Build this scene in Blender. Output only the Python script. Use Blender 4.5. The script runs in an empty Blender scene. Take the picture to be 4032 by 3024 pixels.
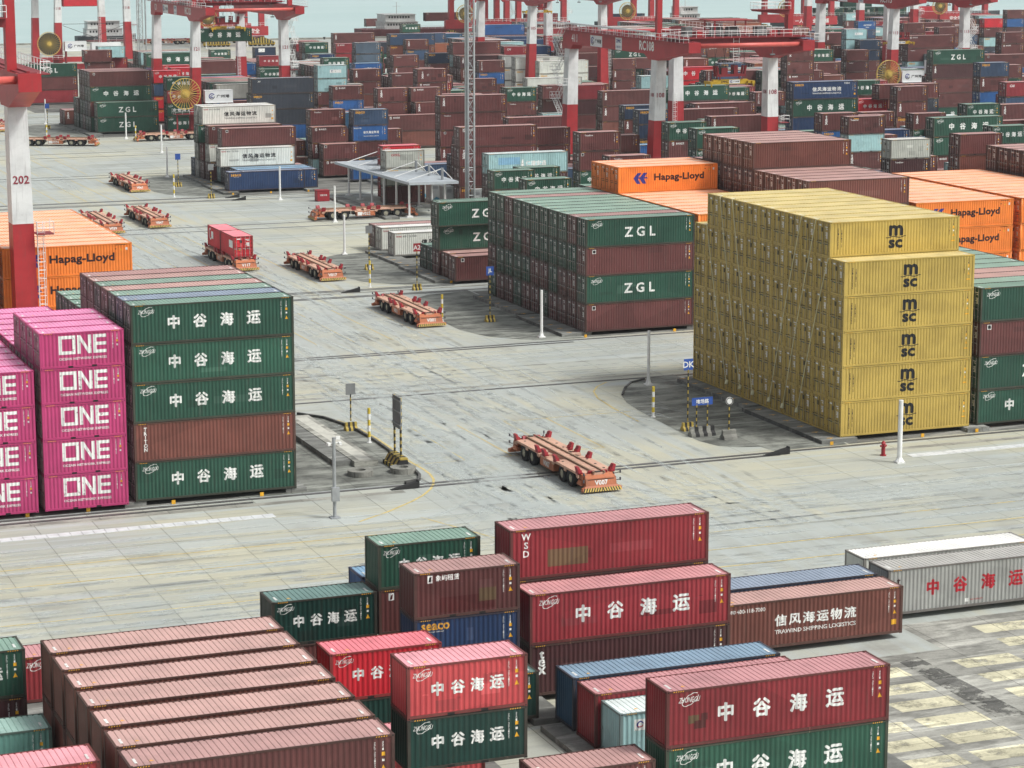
import bpy, bmesh, math, random
import numpy as np
from math import radians as rad, sin, cos, pi

# ---------------------------------------------------------------- camera, sky, sun, exposure
sc = bpy.context.scene
COL = sc.collection
cam = bpy.data.objects.new('camera', bpy.data.cameras.new('camera'))
COL.objects.link(cam)
cam.data.sensor_width = 36.0
cam.data.lens = 9641.0/4032.0*36.0
cam.data.clip_start = 1.0
cam.data.clip_end = 30000.0
cam.location = (0, 0, 42.8)
cam.rotation_euler = (rad(90-10.959), 0, rad(-21.508))
sc.camera = cam

SUN_EL, SUN_AZ = 52.0, 132.0      # azimuth clockwise from +Y
w = bpy.data.worlds.new('World'); sc.world = w; w.use_nodes = True
wn, wl = w.node_tree.nodes, w.node_tree.links
wn.clear()
sky = wn.new('ShaderNodeTexSky'); sky.sky_type = 'NISHITA'; sky.sun_disc = False
sky.sun_elevation = rad(SUN_EL); sky.sun_rotation = rad(SUN_AZ)
sky.altitude = 10; sky.air_density = 1.0; sky.dust_density = 4.0; sky.ozone_density = 1.0
hs = wn.new('ShaderNodeHueSaturation'); hs.inputs['Saturation'].default_value = 0.20
bgn = wn.new('ShaderNodeBackground'); bgn.inputs['Strength'].default_value = 0.085
wo = wn.new('ShaderNodeOutputWorld')
wl.new(sky.outputs[0], hs.inputs['Color']); wl.new(hs.outputs[0], bgn.inputs['Color']); wl.new(bgn.outputs[0], wo.inputs['Surface'])
sd = bpy.data.lights.new('sun', 'SUN'); sd.energy = 1.5; sd.angle = rad(14); sd.color = (1.0, 0.97, 0.92)
so = bpy.data.objects.new('sun', sd); COL.objects.link(so)
so.rotation_euler = (rad(90-SUN_EL), 0, rad(180-SUN_AZ))
so.location = (0, 0, 200)
sc.view_settings.view_transform = 'Standard'; sc.view_settings.look = 'None'
sc.view_settings.exposure = 0.86; sc.view_settings.gamma = 1.0
sc.cycles.max_bounces = 6; sc.cycles.diffuse_bounces = 3; sc.cycles.glossy_bounces = 2
sc.cycles.transparent_max_bounces = 8; sc.cycles.volume_bounces = 0

# ---------------------------------------------------------------- helpers
def lin(c):
    return tuple((v/255/12.92 if v/255 <= .04045 else ((v/255+.055)/1.055)**2.4) for v in c)

def tag(o, label=None, cat=None, group=None, kind=None):
    if label: o['label'] = label
    if cat: o['category'] = cat
    if group: o['group'] = group
    if kind: o['kind'] = kind
    return o

def empty(name, loc=(0, 0, 0), rz=0):
    o = bpy.data.objects.new(name, None); o.empty_display_size = .5
    o.location = loc; o.rotation_euler = (0, 0, rz); COL.objects.link(o); return o

class MB:
    """collects boxes, bars, tubes and polygons; build() links them as one mesh object"""
    def __init__(s): s.v = []; s.f = []; s.m = []
    def poly(s, pts, m=0):
        n = len(s.v); s.v += [tuple(p) for p in pts]; s.f.append(tuple(range(n, n+len(pts)))); s.m.append(m)
    def hexa(s, a, m=0):   # 8 points: bottom ring 0-3, top ring 4-7
        n = len(s.v); s.v += [tuple(p) for p in a]
        for f in ((0,3,2,1),(4,5,6,7),(0,1,5,4),(1,2,6,5),(2,3,7,6),(3,0,4,7)):
            s.f.append(tuple(n+i for i in f)); s.m.append(m)
    def box(s, x0, y0, z0, x1, y1, z1, m=0):
        s.hexa([(x0,y0,z0),(x1,y0,z0),(x1,y1,z0),(x0,y1,z0),(x0,y0,z1),(x1,y0,z1),(x1,y1,z1),(x0,y1,z1)], m)
    def taper(s, x0, y0, x1, y1, z0, X0, Y0, X1, Y1, z1, m=0):
        s.hexa([(x0,y0,z0),(x1,y0,z0),(x1,y1,z0),(x0,y1,z0),(X0,Y0,z1),(X1,Y0,z1),(X1,Y1,z1),(X0,Y1,z1)], m)
    def tube(s, p, q, r, n=6, m=0, r2=None, caps=True):
        p = np.array(p, float); q = np.array(q, float); d = q-p; L = np.linalg.norm(d)
        if L < 1e-6: return
        d /= L; a = np.array([0,0,1.]) if abs(d[2]) < .9 else np.array([1.,0,0])
        u = np.cross(d, a); u /= np.linalg.norm(u); v = np.cross(d, u)
        r2 = r if r2 is None else r2; b = len(s.v)
        for k in range(n):
            t = 2*pi*k/n; s.v.append(tuple(p+(u*cos(t)+v*sin(t))*r))
        for k in range(n):
            t = 2*pi*k/n; s.v.append(tuple(q+(u*cos(t)+v*sin(t))*r2))
        for k in range(n):
            s.f.append((b+k, b+n+k, b+n+(k+1)%n, b+(k+1)%n)); s.m.append(m)
        if caps:
            s.f.append(tuple(b+k for k in range(n))); s.m.append(m)
            s.f.append(tuple(b+n+k for k in reversed(range(n)))); s.m.append(m)
    def ring(s, c, ax, R, r, n=32, m=0, k=5):
        ax = np.array(ax, float); a = np.array([0,0,1.]) if abs(ax[2]) < .9 else np.array([1.,0,0])
        u = np.cross(ax, a); u /= np.linalg.norm(u); v = np.cross(ax, u); c = np.array(c, float)
        P = [c+(u*cos(2*pi*i/n)+v*sin(2*pi*i/n))*R for i in range(n)]
        for i in range(n): s.tube(P[i], P[(i+1)%n], r, k, m, caps=False)
    def data(s, name, mats):
        me = bpy.data.meshes.new(name); me.from_pydata(s.v, [], s.f)
        for mm in (mats if isinstance(mats, (list, tuple)) else [mats]): me.materials.append(mm)
        if any(s.m): me.polygons.foreach_set('material_index', s.m)
        me.update(); return me
    def build(s, name, mats, parent=None, loc=None, smooth=False):
        me = s.data(name, mats)
        if smooth: me.polygons.foreach_set('use_smooth', [True]*len(me.polygons))
        o = bpy.data.objects.new(name, me); COL.objects.link(o)
        if parent is not None: o.parent = parent
        if loc is not None: o.location = loc
        return o

def part(name, me, parent):
    o = bpy.data.objects.new(name, me); COL.objects.link(o); o.parent = parent; return o

# ---------------------------------------------------------------- materials
MATS = {}
class NT:
    def __init__(s, name):
        s.mat = bpy.data.materials.new(name); s.mat.use_nodes = True
        s.t = s.mat.node_tree; s.n = s.t.nodes; s.l = s.t.links
        s.b = s.n['Principled BSDF']
    def node(s, ty, **kw):
        n = s.n.new('ShaderNode'+ty)
        for k, v in kw.items(): setattr(n, k, v)
        return n
    def set(s, sock, v):
        if hasattr(v, 'links') or isinstance(v, bpy.types.NodeSocket): s.l.new(v, sock)
        else:
            if isinstance(v, (tuple, list)) and len(v) == 3 and sock.type == 'RGBA': v = (*v, 1)
            sock.default_value = v
    def pos(s):
        if not hasattr(s, '_p'): s._p = s.node('NewGeometry').outputs['Position']
        return s._p
    def map(s, scale, rot=(0,0,0), loc=(0,0,0), vec=None):
        m = s.node('Mapping'); s.l.new(vec or s.pos(), m.inputs['Vector'])
        m.inputs['Scale'].default_value = scale; m.inputs['Rotation'].default_value = rot; m.inputs['Location'].default_value = loc
        return m.outputs[0]
    def noise(s, vec, scale=1, detail=3, rough=.55, dist=0):
        n = s.node('TexNoise'); s.l.new(vec, n.inputs['Vector']); n.inputs['Scale'].default_value = scale
        n.inputs['Detail'].default_value = detail; n.inputs['Roughness'].default_value = rough; n.inputs['Distortion'].default_value = dist
        return n.outputs['Fac']
    def ramp(s, v, a, b, lo=0., hi=1.):
        m = s.node('MapRange', interpolation_type='SMOOTHSTEP'); s.l.new(v, m.inputs['Value'])
        m.inputs['From Min'].default_value = a; m.inputs['From Max'].default_value = b
        m.inputs['To Min'].default_value = lo; m.inputs['To Max'].default_value = hi
        return m.outputs[0]
    def mix(s, f, a, b, mode='MIX'):
        m = s.node('Mix', data_type='RGBA', blend_type=mode)
        s.set(m.inputs[0], f); s.set(m.inputs[6], a); s.set(m.inputs[7], b)
        return m.outputs[2]
    def math(s, op, a, b=0., c=None):
        m = s.node('Math', operation=op); s.set(m.inputs[0], a); s.set(m.inputs[1], b)
        if c is not None: s.set(m.inputs[2], c)
        return m.outputs[0]
    def done(s, col, rough=.5, spec=.5, bump=None, bstr=.3, bdist=.02, metal=0):
        s.set(s.b.inputs['Base Color'], col); s.set(s.b.inputs['Roughness'], rough)
        s.b.inputs['Specular IOR Level'].default_value = spec; s.b.inputs['Metallic'].default_value = metal
        if bump is not None:
            b = s.node('Bump'); b.inputs['Strength'].default_value = bstr; b.inputs['Distance'].default_value = bdist
            s.l.new(bump, b.inputs['Height']); s.l.new(b.outputs[0], s.b.inputs['Normal'])
        return s.mat

def paint(name, c, dirt=.35, rust=.25, rough=.45, var=.25):
    """weathered steel paint: tone drift, vertical dirt runs, small rust patches"""
    if name in MATS: return MATS[name]
    t = NT(name)
    vo = t.node('TexVoronoi'); t.l.new(t.map((.16, .38, .36)), vo.inputs['Vector']); vo.inputs['Scale'].default_value = 1
    sep = t.node('SeparateColor'); t.l.new(vo.outputs['Color'], sep.inputs[0])
    k = t.ramp(sep.outputs[0], 0, 1, 1-var*.6, 1+var*.4)
    dark = tuple(x*.80 for x in c)
    col = t.mix(t.ramp(t.noise(t.map((.5,.5,.6)), 1, 4), .35, .75), c, dark)
    col = t.mix(t.ramp(t.noise(t.map((5,5,.35)), 1, 4), .52, .8, 0, dirt), col, (.10,.085,.07))
    col = t.mix(t.ramp(t.noise(t.map((1.7,1.7,1.1), loc=(7,3,1)), 1, 6, .7), .63, .72, 0, rust), col, (.085,.04,.025))
    col = t.mix(t.ramp(t.noise(t.map((9,9,9)), 1, 2), .72, .8, 0, rust*.8), col, tuple(min(1, x*1.6+.12) for x in c))
    if rust > .08:
        col = t.mix(t.ramp(t.noise(t.map((11,11,.5), loc=(2,8,3)), 1, 3), .66, .74, 0, rust*1.2), col, tuple(min(1, x*1.5+y) for x, y in zip(c, (.16,.10,.07))))
        col = t.mix(t.ramp(t.noise(t.map((14,14,.7), loc=(5,1,9)), 1, 3), .68, .75, 0, rust*1.3), col, (.16,.065,.03))
    oi = t.node('ObjectInfo'); k = t.math('MULTIPLY', k, t.ramp(oi.outputs['Random'], 0, 1, 1-var*.7, 1+var*.7))
    vm = t.node('VectorMath', operation='SCALE'); t.l.new(col, vm.inputs[0]); t.l.new(k, vm.inputs['Scale'])
    MATS[name] = t.done(vm.outputs[0], rough, .4); return MATS[name]

def simple(name, c, rough=.6, spec=.4, amt=.25, sc_=1.2, metal=0):
    if name in MATS: return MATS[name]
    t = NT(name)
    col = t.mix(t.ramp(t.noise(t.map((sc_,)*3), 1, 4), .35, .75, 0, 1), c, tuple(x*(1-amt) for x in c))
    MATS[name] = t.done(col, rough, spec, metal=metal); return MATS[name]

CC = {  # side colour (linear albedo), roof colour (faded paint with sky light put into it)
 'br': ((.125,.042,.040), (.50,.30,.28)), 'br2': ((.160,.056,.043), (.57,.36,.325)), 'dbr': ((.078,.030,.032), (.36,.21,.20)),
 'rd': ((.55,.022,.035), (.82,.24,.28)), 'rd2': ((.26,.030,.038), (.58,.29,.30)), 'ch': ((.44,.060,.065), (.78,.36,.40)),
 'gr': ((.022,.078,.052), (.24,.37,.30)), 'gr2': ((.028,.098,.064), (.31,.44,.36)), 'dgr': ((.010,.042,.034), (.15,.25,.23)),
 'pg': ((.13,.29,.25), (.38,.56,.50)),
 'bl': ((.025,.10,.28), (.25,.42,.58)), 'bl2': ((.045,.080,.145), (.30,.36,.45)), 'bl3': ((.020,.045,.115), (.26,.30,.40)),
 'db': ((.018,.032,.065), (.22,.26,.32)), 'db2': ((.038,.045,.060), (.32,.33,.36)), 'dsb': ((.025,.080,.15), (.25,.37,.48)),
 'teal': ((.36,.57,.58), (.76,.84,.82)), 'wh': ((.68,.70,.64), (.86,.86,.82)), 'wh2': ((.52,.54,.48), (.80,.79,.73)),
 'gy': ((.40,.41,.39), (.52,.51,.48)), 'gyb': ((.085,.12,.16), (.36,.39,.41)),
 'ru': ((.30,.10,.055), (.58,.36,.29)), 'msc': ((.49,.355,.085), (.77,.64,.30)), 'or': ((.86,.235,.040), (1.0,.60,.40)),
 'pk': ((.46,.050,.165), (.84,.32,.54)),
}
def side_mat(c):
    f = {'msc':(.06,.02,.4,.04),'or':(.08,.02,.4,.04),'pk':(.06,.0,.4,.04),'teal':(.4,.55,.5,.08),'wh':(.4,.2,.5,.08),'wh2':(.4,.25,.5,.08),'dgr':(.2,.1,.4,.1),'gr':(.28,.12,.45,.14),'gr2':(.28,.12,.45,.16)}.get(c,(.30,.18,.45,.20))
    return paint('paint_'+c, CC[c][0], *f)
def roof_mat(c):  # paler than the sides: sun fading plus overhead sky sheen in the colour
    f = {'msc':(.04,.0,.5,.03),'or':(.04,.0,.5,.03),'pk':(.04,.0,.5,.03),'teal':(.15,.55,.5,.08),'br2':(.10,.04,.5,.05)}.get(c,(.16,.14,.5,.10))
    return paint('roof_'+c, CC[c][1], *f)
def frame_mat(c):
    if c in ('msc','or','pk'): return side_mat(c)
    return paint('frame_'+c, tuple(x*.34+y for x, y in zip(CC[c][0], (.040,.026,.020))), .5, .6, .55, .2)
M_DARK = simple('dark_opening', (.012,.012,.012), .8)
M_ROD = simple('galvanised_rod', (.42,.40,.38), .45, .5, .3, 4)
M_RODC = {}
def rod_mat(c):
    if c in ('msc',): return paint('rod_msc', (.34,.31,.20), .1, .1)
    if c == 'or': return paint('rod_or', (.55,.20,.06), .1, .1)
    return M_ROD
M_WHITE = paint('white_lettering', (.82,.83,.80), .15, .12, .55, .05)
M_YEL = paint('yellow_marking', (.80,.42,.03), .1, .1, .55, .05)
M_BLK = simple('black_lettering', (.012,.012,.014), .5)
M_HLB = simple('dark_lettering', (.035,.012,.015), .5)
M_BLUE = simple('blue_emblem', (.03,.035,.25), .5)
M_RED = simple('red_lettering', (.45,.015,.03), .5)
M_GREY = simple('grey_lettering', (.16,.16,.16), .6)
M_SEA = simple('amber_lettering', (.70,.36,.05), .5)
M_GRN = simple('green_tag', (.06,.32,.10), .5)
M_PATCH = paint('repaint_patch', (.13,.085,.045), .4, .4)
M_PATCH2 = paint('repaint_patch_dark', (.09,.02,.02), .4, .4)
def worn(m):
    nt = m.node_tree; b = nt.nodes['Principled BSDF']; g = nt.nodes.new('ShaderNodeNewGeometry'); n = nt.nodes.new('ShaderNodeTexNoise'); n.inputs['Scale'].default_value = 3.5; n.inputs['Detail'].default_value = 5; n.inputs['Roughness'].default_value = .7
    nt.links.new(g.outputs['Position'], n.inputs['Vector']); r = nt.nodes.new('ShaderNodeMapRange'); r.inputs['From Min'].default_value = .58; r.inputs['From Max'].default_value = .66; r.inputs['To Min'].default_value = 1; r.inputs['To Max'].default_value = .25
    nt.links.new(n.outputs['Fac'], r.inputs['Value']); nt.links.new(r.outputs[0], b.inputs['Alpha'])
worn(M_WHITE)
LM = [M_WHITE, M_YEL, M_BLK, M_HLB, M_BLUE, M_RED, M_GREY, M_SEA, M_GRN, M_PATCH, M_PATCH2]
W_, Y_, K_, H_, B_, R_, G_, S_, N_, P_, P2_ = range(11)

# ---------------------------------------------------------------- text as flat polygons
_TX = {}
def glyphs(s, bold=0., shear=0., space=1.):
    key = (s, bold, shear, space)
    if key not in _TX:
        c = bpy.data.curves.new('t', 'FONT'); c.body = s; c.resolution_u = 2; c.offset = bold; c.shear = shear; c.space_character = space
        o = bpy.data.objects.new('t', c); COL.objects.link(o)
        me = bpy.data.meshes.new_from_object(o.evaluated_get(bpy.context.evaluated_depsgraph_get()))
        bpy.data.objects.remove(o); bpy.data.curves.remove(c)
        v = np.array([p.co[:2] for p in me.vertices]) if len(me.vertices) else np.zeros((1,2))
        f = [tuple(p.vertices) for p in me.polygons]
        bpy.data.meshes.remove(me)
        lo, hi = v.min(0), v.max(0); _TX[key] = ((v-lo)/max(1e-6, hi[1]-lo[1]), f, (hi[0]-lo[0])/max(1e-6, hi[1]-lo[1]))
    return _TX[key]

class Decal:
    """flat artwork in (x,z) of a container side"""
    def __init__(s): s.items = []
    def text(s, t, x, z, h, m=W_, bold=.0, shear=0., space=1., wid=None, anchor='c'):
        v, f, asp = glyphs(t, 0., shear, space); w = h*asp if wid is None else wid
        sx = w/asp; x0 = x-w/2 if anchor == 'c' else x; b = bold*h*.8
        if bold <= .012: cp = [(0,0)]
        elif bold < .045: cp = [(-b,0),(b,0),(0,b),(0,-b)]
        else: cp = [(b*cos(a*pi/4), b*sin(a*pi/4)) for a in range(8)]+[(0,0)]
        for k, (dx, dz) in enumerate(cp):
            s.items.append((np.stack([x0+dx+v[:,0]*sx, z-h/2+dz+v[:,1]*h], 1), f, m, k))
        return w
    def poly(s, pts, m=W_): s.np_ = getattr(s, 'np_', 0)+1; s.items.append((np.array(pts, float), [tuple(range(len(pts)))], m, 9+s.np_*.3))
    def rect(s, x0, z0, x1, z1, m=W_): s.poly([(x0,z0),(x1,z0),(x1,z1),(x0,z1)], m)
    def vtext(s, t, x, z, h, gap, m=W_, bold=.02, wid=None):
        for ch in t:
            if ch != ' ': s.text(ch, x, z, h, m, bold, wid=wid)
            z -= h*gap
    def ellipse(s, cx, cz, a, b, wd, m=W_, rot=0., t0=0, t1=2*pi, n=20):
        for i in range(n):
            q = []
            for t, k in ((t0+(t1-t0)*i/n, 1), (t0+(t1-t0)*(i+1)/n, 1), (t0+(t1-t0)*(i+1)/n, 0), (t0+(t1-t0)*i/n, 0)):
                x, z = (a-(0 if k else wd))*cos(t), (b-(0 if k else wd))*sin(t)
                q.append((cx+x*cos(rot)-z*sin(rot), cz+x*sin(rot)+z*cos(rot)))
            s.poly(q, m)
# ---------------------------------------------------------------- ground, water, quay, markings
def ground_mat():
    t = NT('concrete_yard')
    P = t.pos(); sx = t.node('SeparateXYZ'); t.l.new(P, sx.inputs[0]); X, Y = sx.outputs[0], sx.outputs[1]
    # where vehicles run along y (the cross road) and along x (the lanes between the blocks)
    road = t.math('MULTIPLY', t.ramp(X, 56, 64), t.ramp(X, 90, 84))
    lane = t.ramp(X, 20, 40, .55, 1)
    big = t.noise(t.map((.035,.05,.05)), 1, 4, .6)
    beige, grey = (.47,.465,.36), (.365,.395,.37)
    col = t.mix(t.ramp(big, .38, .62), beige, grey)
    # slab-by-slab tone
    br = t.node('TexBrick'); br.offset = 0; t.l.new(t.map((1,1,1), loc=(-1.5,-.8,0)), br.inputs['Vector'])
    br.inputs['Scale'].default_value = 1; br.inputs['Brick Width'].default_value = 4.1; br.inputs['Row Height'].default_value = 5.0
    br.inputs['Mortar Size'].default_value = .04; br.inputs['Mortar Smooth'].default_value = .3; br.inputs['Bias'].default_value = 0
    br.inputs['Color1'].default_value = (.93,.93,.93,1); br.inputs['Color2'].default_value = (1.04,1.04,1.04,1); br.inputs['Mortar'].default_value = (.5,.5,.48,1)
    # streaks along x
    s1 = t.noise(t.map((.055,1.5,1)), 1, 4, .65, .35); s2 = t.noise(t.map((.03,.55,1), loc=(40,5,0)), 1, 3, .6, .5)
    s1x = t.ramp(s1, .50, .66); s1l = t.ramp(s2, .50, .62)
    # streaks along y
    r1 = t.noise(t.map((1.25,.05,1), rot=(0,0,.05)), 1, 4, .65, .6); r2 = t.noise(t.map((.6,.035,1), rot=(0,0,-.05), loc=(4,9,0)), 1, 3, .6, .8)
    dark, blue = (.19,.205,.195), (.44,.49,.485)
    nl = t.math('SUBTRACT', 1., road)
    col = t.mix(t.math('MULTIPLY', t.math('MULTIPLY', s1x, nl), .30), col, dark)
    col = t.mix(t.math('MULTIPLY', t.math('MULTIPLY', s1l, nl), .75), col, blue)
    col = t.mix(t.math('MULTIPLY', t.math('MULTIPLY', t.ramp(r1, .50, .72), road), .22), col, (.28,.295,.285))
    col = t.mix(t.math('MULTIPLY', t.math('MULTIPLY', t.ramp(r2, .44, .6), road), .8), col, (.405,.445,.43))
    # fine cross scuffs
    c1 = t.noise(t.map((.45,3.2,1), rot=(0,0,.12)), 1, 5, .7, 1.2)
    col = t.mix(t.ramp(c1, .55, .74, 0, .22), col, (.26,.265,.25))
    # blotches and oil
    col = t.mix(t.ramp(t.noise(t.map((.13,.17,.1), loc=(3,1,0)), 1, 5, .62), .54, .72, 0, .6), col, (.25,.25,.225))
    col = t.mix(t.ramp(t.noise(t.map((.5,.7,.1), loc=(13,1,0)), 1, 5, .6), .70, .75, 0, .85), col, (.055,.055,.055))
    col = t.mix(t.ramp(t.noise(t.map((7,7,7)), 1, 2), .3, .7, 0, .22), col, (.30,.29,.25))
    col = t.mix(t.math('SUBTRACT', 1., t.math('MULTIPLY', road, .8)), col, br.outputs['Color'], 'MULTIPLY')
    rg = t.ramp(s2, .4, .7, .75, .45)
    return t.done(col, rg, .35, t.noise(t.map((2,2,2)), 1, 5), .15, .02)
M_GROUND = ground_mat()
def dark_conc(name, c, k=.5):
    t = NT(name)
    col = t.mix(t.ramp(t.noise(t.map((.35,.5,.5)), 1, 6, .7), .4, .62), c, tuple(x*k for x in c))
    col = t.mix(t.ramp(t.noise(t.map((.1,.7,.5), loc=(5,5,0)), 1, 4, .65, 1.), .5, .66, 0, .8), col, tuple(x*1.7 for x in c))
    col = t.mix(t.ramp(t.noise(t.map((6,6,6)), 1, 2), .4, .8, 0, .35), col, tuple(x*.5 for x in c))
    br = t.node('TexBrick'); br.offset = 0; t.l.new(t.map((1,1,1)), br.inputs['Vector'])
    br.inputs['Scale'].default_value = 1; br.inputs['Brick Width'].default_value = 5; br.inputs['Row Height'].default_value = 4.6
    br.inputs['Mortar Size'].default_value = .03; br.inputs['Color1'].default_value = (.9,.9,.9,1); br.inputs['Color2'].default_value = (1.08,1.08,1.08,1); br.inputs['Mortar'].default_value = (.5,.5,.5,1)
    col = t.mix(1., col, br.outputs['Color'], 'MULTIPLY')
    return t.done(col, .75, .3, t.noise(t.map((3,3,3)), 1, 4), .15, .02)
M_ISL = dark_conc('dark_island_concrete', (.215,.225,.20), .42)
M_BED = dark_conc('block_bed_concrete', (.17,.17,.155), .6)
M_PLI = dark_conc('plinth_concrete', (.20,.205,.19), .6)
M_PLIF = dark_conc('plinth_concrete_light', (.34,.34,.30), .6)
M_LINE = simple('worn_yellow_line', (.62,.50,.20), .7, .3, .45, 3)
M_LINEW = simple('worn_white_line', (.66,.67,.62), .7, .3, .3, 3)
M_RAIL = simple('rail_steel', (.045,.045,.048), .45, .5, .3, 2)
M_STEEL = simple('cover_plate', (.66,.69,.70), .5, .5, .25, 1.2)

gm = MB(); gm.poly([(-900,-300,0),(1500,-300,0),(1500,798,0),(-900,798,0)])
o = gm.build('ground', M_GROUND); tag(o, kind='structure')
qm = MB(); qm.box(-900,797.9,-6,1500,799.2,.55)
tag(qm.build('quay_edge', M_PLIF), kind='structure')
t = NT('sea_water')
wv = t.noise(t.map((.12,.5,.3)), 1, 4, .6, .4)
sw = t.mix(t.ramp(t.noise(t.map((.004,.02,.01)), 1, 3), .35, .7), (.40,.545,.53), (.45,.585,.57))
WATER = t.done(sw, .35, .5, wv, .22, .25)
wm = MB(); wm.poly([(-6000,798,-2.6),(12000,798,-2.6),(12000,16000,-2.6),(-6000,16000,-2.6)])
tag(wm.build('water', WATER), kind='structure')

# block beds
bed = MB()
BEDS = [(97.2,171.6,700,203), (-60,171.6,51.5,203), (97.2,226.2,700,259), (-60,226.2,51.5,259), (97.2,266,700,296.5), (124,323,700,355),
        (97.2,361.5,700,393.5), (-60,361.5,40,393.5), (118,429,700,460), (97.2,466,700,499), (98,528,700,563)]
for a in BEDS: bed.poly([(a[0],a[1],.004),(a[2],a[1],.004),(a[2],a[3],.004),(a[0],a[3],.004)])
tag(bed.build('block_ground', M_BED), kind='structure')
# crane rails, sunk in a groove, running along x
rl = MB()
for y, x0, x1 in ((171.0,-60,700),(170.0,-60,46.5),(170.1,59,90),(204.0,-60,700),(225.2,-60,700),(224.2,-60,95),(260.6,-60,700),(259.9,-60,97),(265.2,-60,700),(264.4,-60,97),(322.3,-60,700),
                  (327.0,-60,110),(356.0,-60,700),(357.0,-60,97),(360.4,-60,700),(361.2,-60,96),(394.0,-60,700),(397.5,-60,97),(429.0,-60,700),(436.0,-60,97),(465.5,-60,700),(500.5,-60,700),(515.5,-60,700),(528,-60,700),(564,-60,700)):
    rl.box(x0,y-.27,0,x1,y-.05,.012); rl.box(x0,y+.05,0,x1,y+.25,.010); rl.box(x0,y-.05,0,x1,y+.05,.028,1)
tag(rl.build('rail_track', [M_RAIL, simple('rail_head', (.20,.19,.18), .35, .6)]), kind='structure')
# light concrete strip beside the rails (cable trench)
ct = MB()
for y, x0, x1 in ((169.2,-60,58),(168.6,98,400),(205.6,56,96),(263.0,60,110),(358.2,60,110)): ct.poly([(x0,y-.4,.008),(x1,y-.4,.008),(x1,y+.4,.008),(x0,y+.4,.008)])
tag(ct.build('trench_strip', M_PLIF), kind='structure')
gp = MB()
for x0, x1, yy in ((10,47.6,165.6),(99.5,170,165.9),(52,60,190)):
    if yy == 190: continue
    n = int((x1-x0)/.82)
    for i in range(n):
        a = x0+i*.82; gp.box(a,yy-.5,0,a+.78,yy+.5,.03)
tag(gp.build('drain_cover_strip', M_STEEL), kind='structure')

# yellow and white lines
ln = MB()
def line(p, q, w_=.16, m=0, z=.012):
    p = np.array(p, float); q = np.array(q, float); d = q-p; L = np.linalg.norm(d); n = np.array([-d[1], d[0]])/L*w_/2
    ln.poly([(*(p-n),z),(*(q-n),z),(*(q+n),z),(*(p+n),z)], m)
for y in (157.4, 153.0, 148.8, 144.6): line((-20,y), (52,y+.2), .14)
for y in (149.7, 145.3, 141.1): line((56,y), (400,y), .16)
line((56.5,161.2),(60,152),.14)
for x in (66,70,74.2,78.1): line((x,190.3),(x-.05,177.6),.12)
line((61.7,177.4),(78.1,177.7),.12); line((74.2,190.3),(86,190.2),.12)
line((61.8,191.8),(66,190.4),.12)
for x in (58,62,66,70,74,78,82):
    for y0, y1 in ((232,252),(271,318),(333,352),(362,392),(400,426),(440,462),(470,498)): line((x+.4,y0),(x+.2,y1),.12)
ARC = [(61.2,196),(61.8,192),(62.0,188.6),(61.9,183),(61.7,178.8),(61.8,175.5),(61.7,173.8),(61.4,172.2),(60.9,170.8),(60.1,169.2),(58.9,167.5),(57.5,166.0),(54.8,163.6),(52,161.6)]
for a, b in zip(ARC[:-1], ARC[1:]): line(a, b, .2)
ARC2 = [(89.5,203.3),(87.8,201.6),(86.6,199.6),(85.7,196.6),(85.2,192),(84.9,186)]
for a, b in zip(ARC2[:-1], ARC2[1:]): line(a, b, .16)
for x0, y0 in ((90.3,179.5),(92.6,253.5),(91.8,284)):  # corner frames painted on the islands
    line((x0-1.6,y0+1.2),(x0-1.3,y0-1),.1,1); line((x0-1.3,y0-1),(x0+1.2,y0-1.2),.1,1); line((x0+1.2,y0-1.2),(x0+1.6,y0+.1),.1,1)
tag(ln.build('lane_markings', [M_LINE, M_LINEW]), kind='structure')

# tyre marks curving out of the cross road
tt = NT('tyre_scuff')
tt.set(tt.b.inputs['Base Color'], (.56,.61,.59,1)); tt.b.inputs['Roughness'].default_value = .6
tt.set(tt.b.inputs['Alpha'], tt.ramp(tt.noise(tt.map((.35,.35,.35)), 1, 4, .6), .36, .60, 0, .42)); M_TY = tt.mat
tt = NT('tyre_scuff_dark')
tt.set(tt.b.inputs['Base Color'], (.17,.175,.17,1)); tt.b.inputs['Roughness'].default_value = .6
tt.set(tt.b.inputs['Alpha'], tt.ramp(tt.noise(tt.map((.35,.35,.35)), 1, 4, .6), .42, .64, 0, .22)); M_TYD = tt.mat
ty = MB(); rr = random.Random(4)
zz = [.0145]
def track(pts, wd=.42, m=0):
    zz[0] += .00003
    pts = [np.array(p, float) for p in pts]
    for off in (-1.05, 1.05):
        Lp = None
        for i in range(len(pts)):
            d = pts[min(i+1,len(pts)-1)]-pts[max(i-1,0)]; d /= np.linalg.norm(d); n = np.array([-d[1], d[0]])
            a, b = pts[i]+n*(off-wd/2), pts[i]+n*(off+wd/2)
            if Lp is not None: ty.poly([(*Lp[0],zz[0]),(*a,zz[0]),(*b,zz[0]),(*Lp[1],zz[0])], m)
            Lp = (a, b)
def turn(cx, cy, R, sxn, syn, ext=22, m=0):
    """lane-to-road turn: quarter circle with run-outs"""
    P = [(cx+sxn*(R+ext), cy)]
    P += [(cx+sxn*R*(1-sin(a)), cy+syn*R*(1-cos(a))) for a in np.linspace(0, pi/2, 14)]
    P.append((cx, cy+syn*(R+ext))); track(P, rr.uniform(.3,.55), m)
for i in range(20): turn(64+rr.uniform(-3,9), rr.uniform(141,159), rr.uniform(9,19), rr.choice((-1,1,1)), 1, 34, rr.choice((0,0,1)))
for i in range(5): turn(70+rr.uniform(-3,9), rr.uniform(206,219), rr.uniform(9,14), -1, -1, 30, rr.choice((0,1)))
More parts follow.
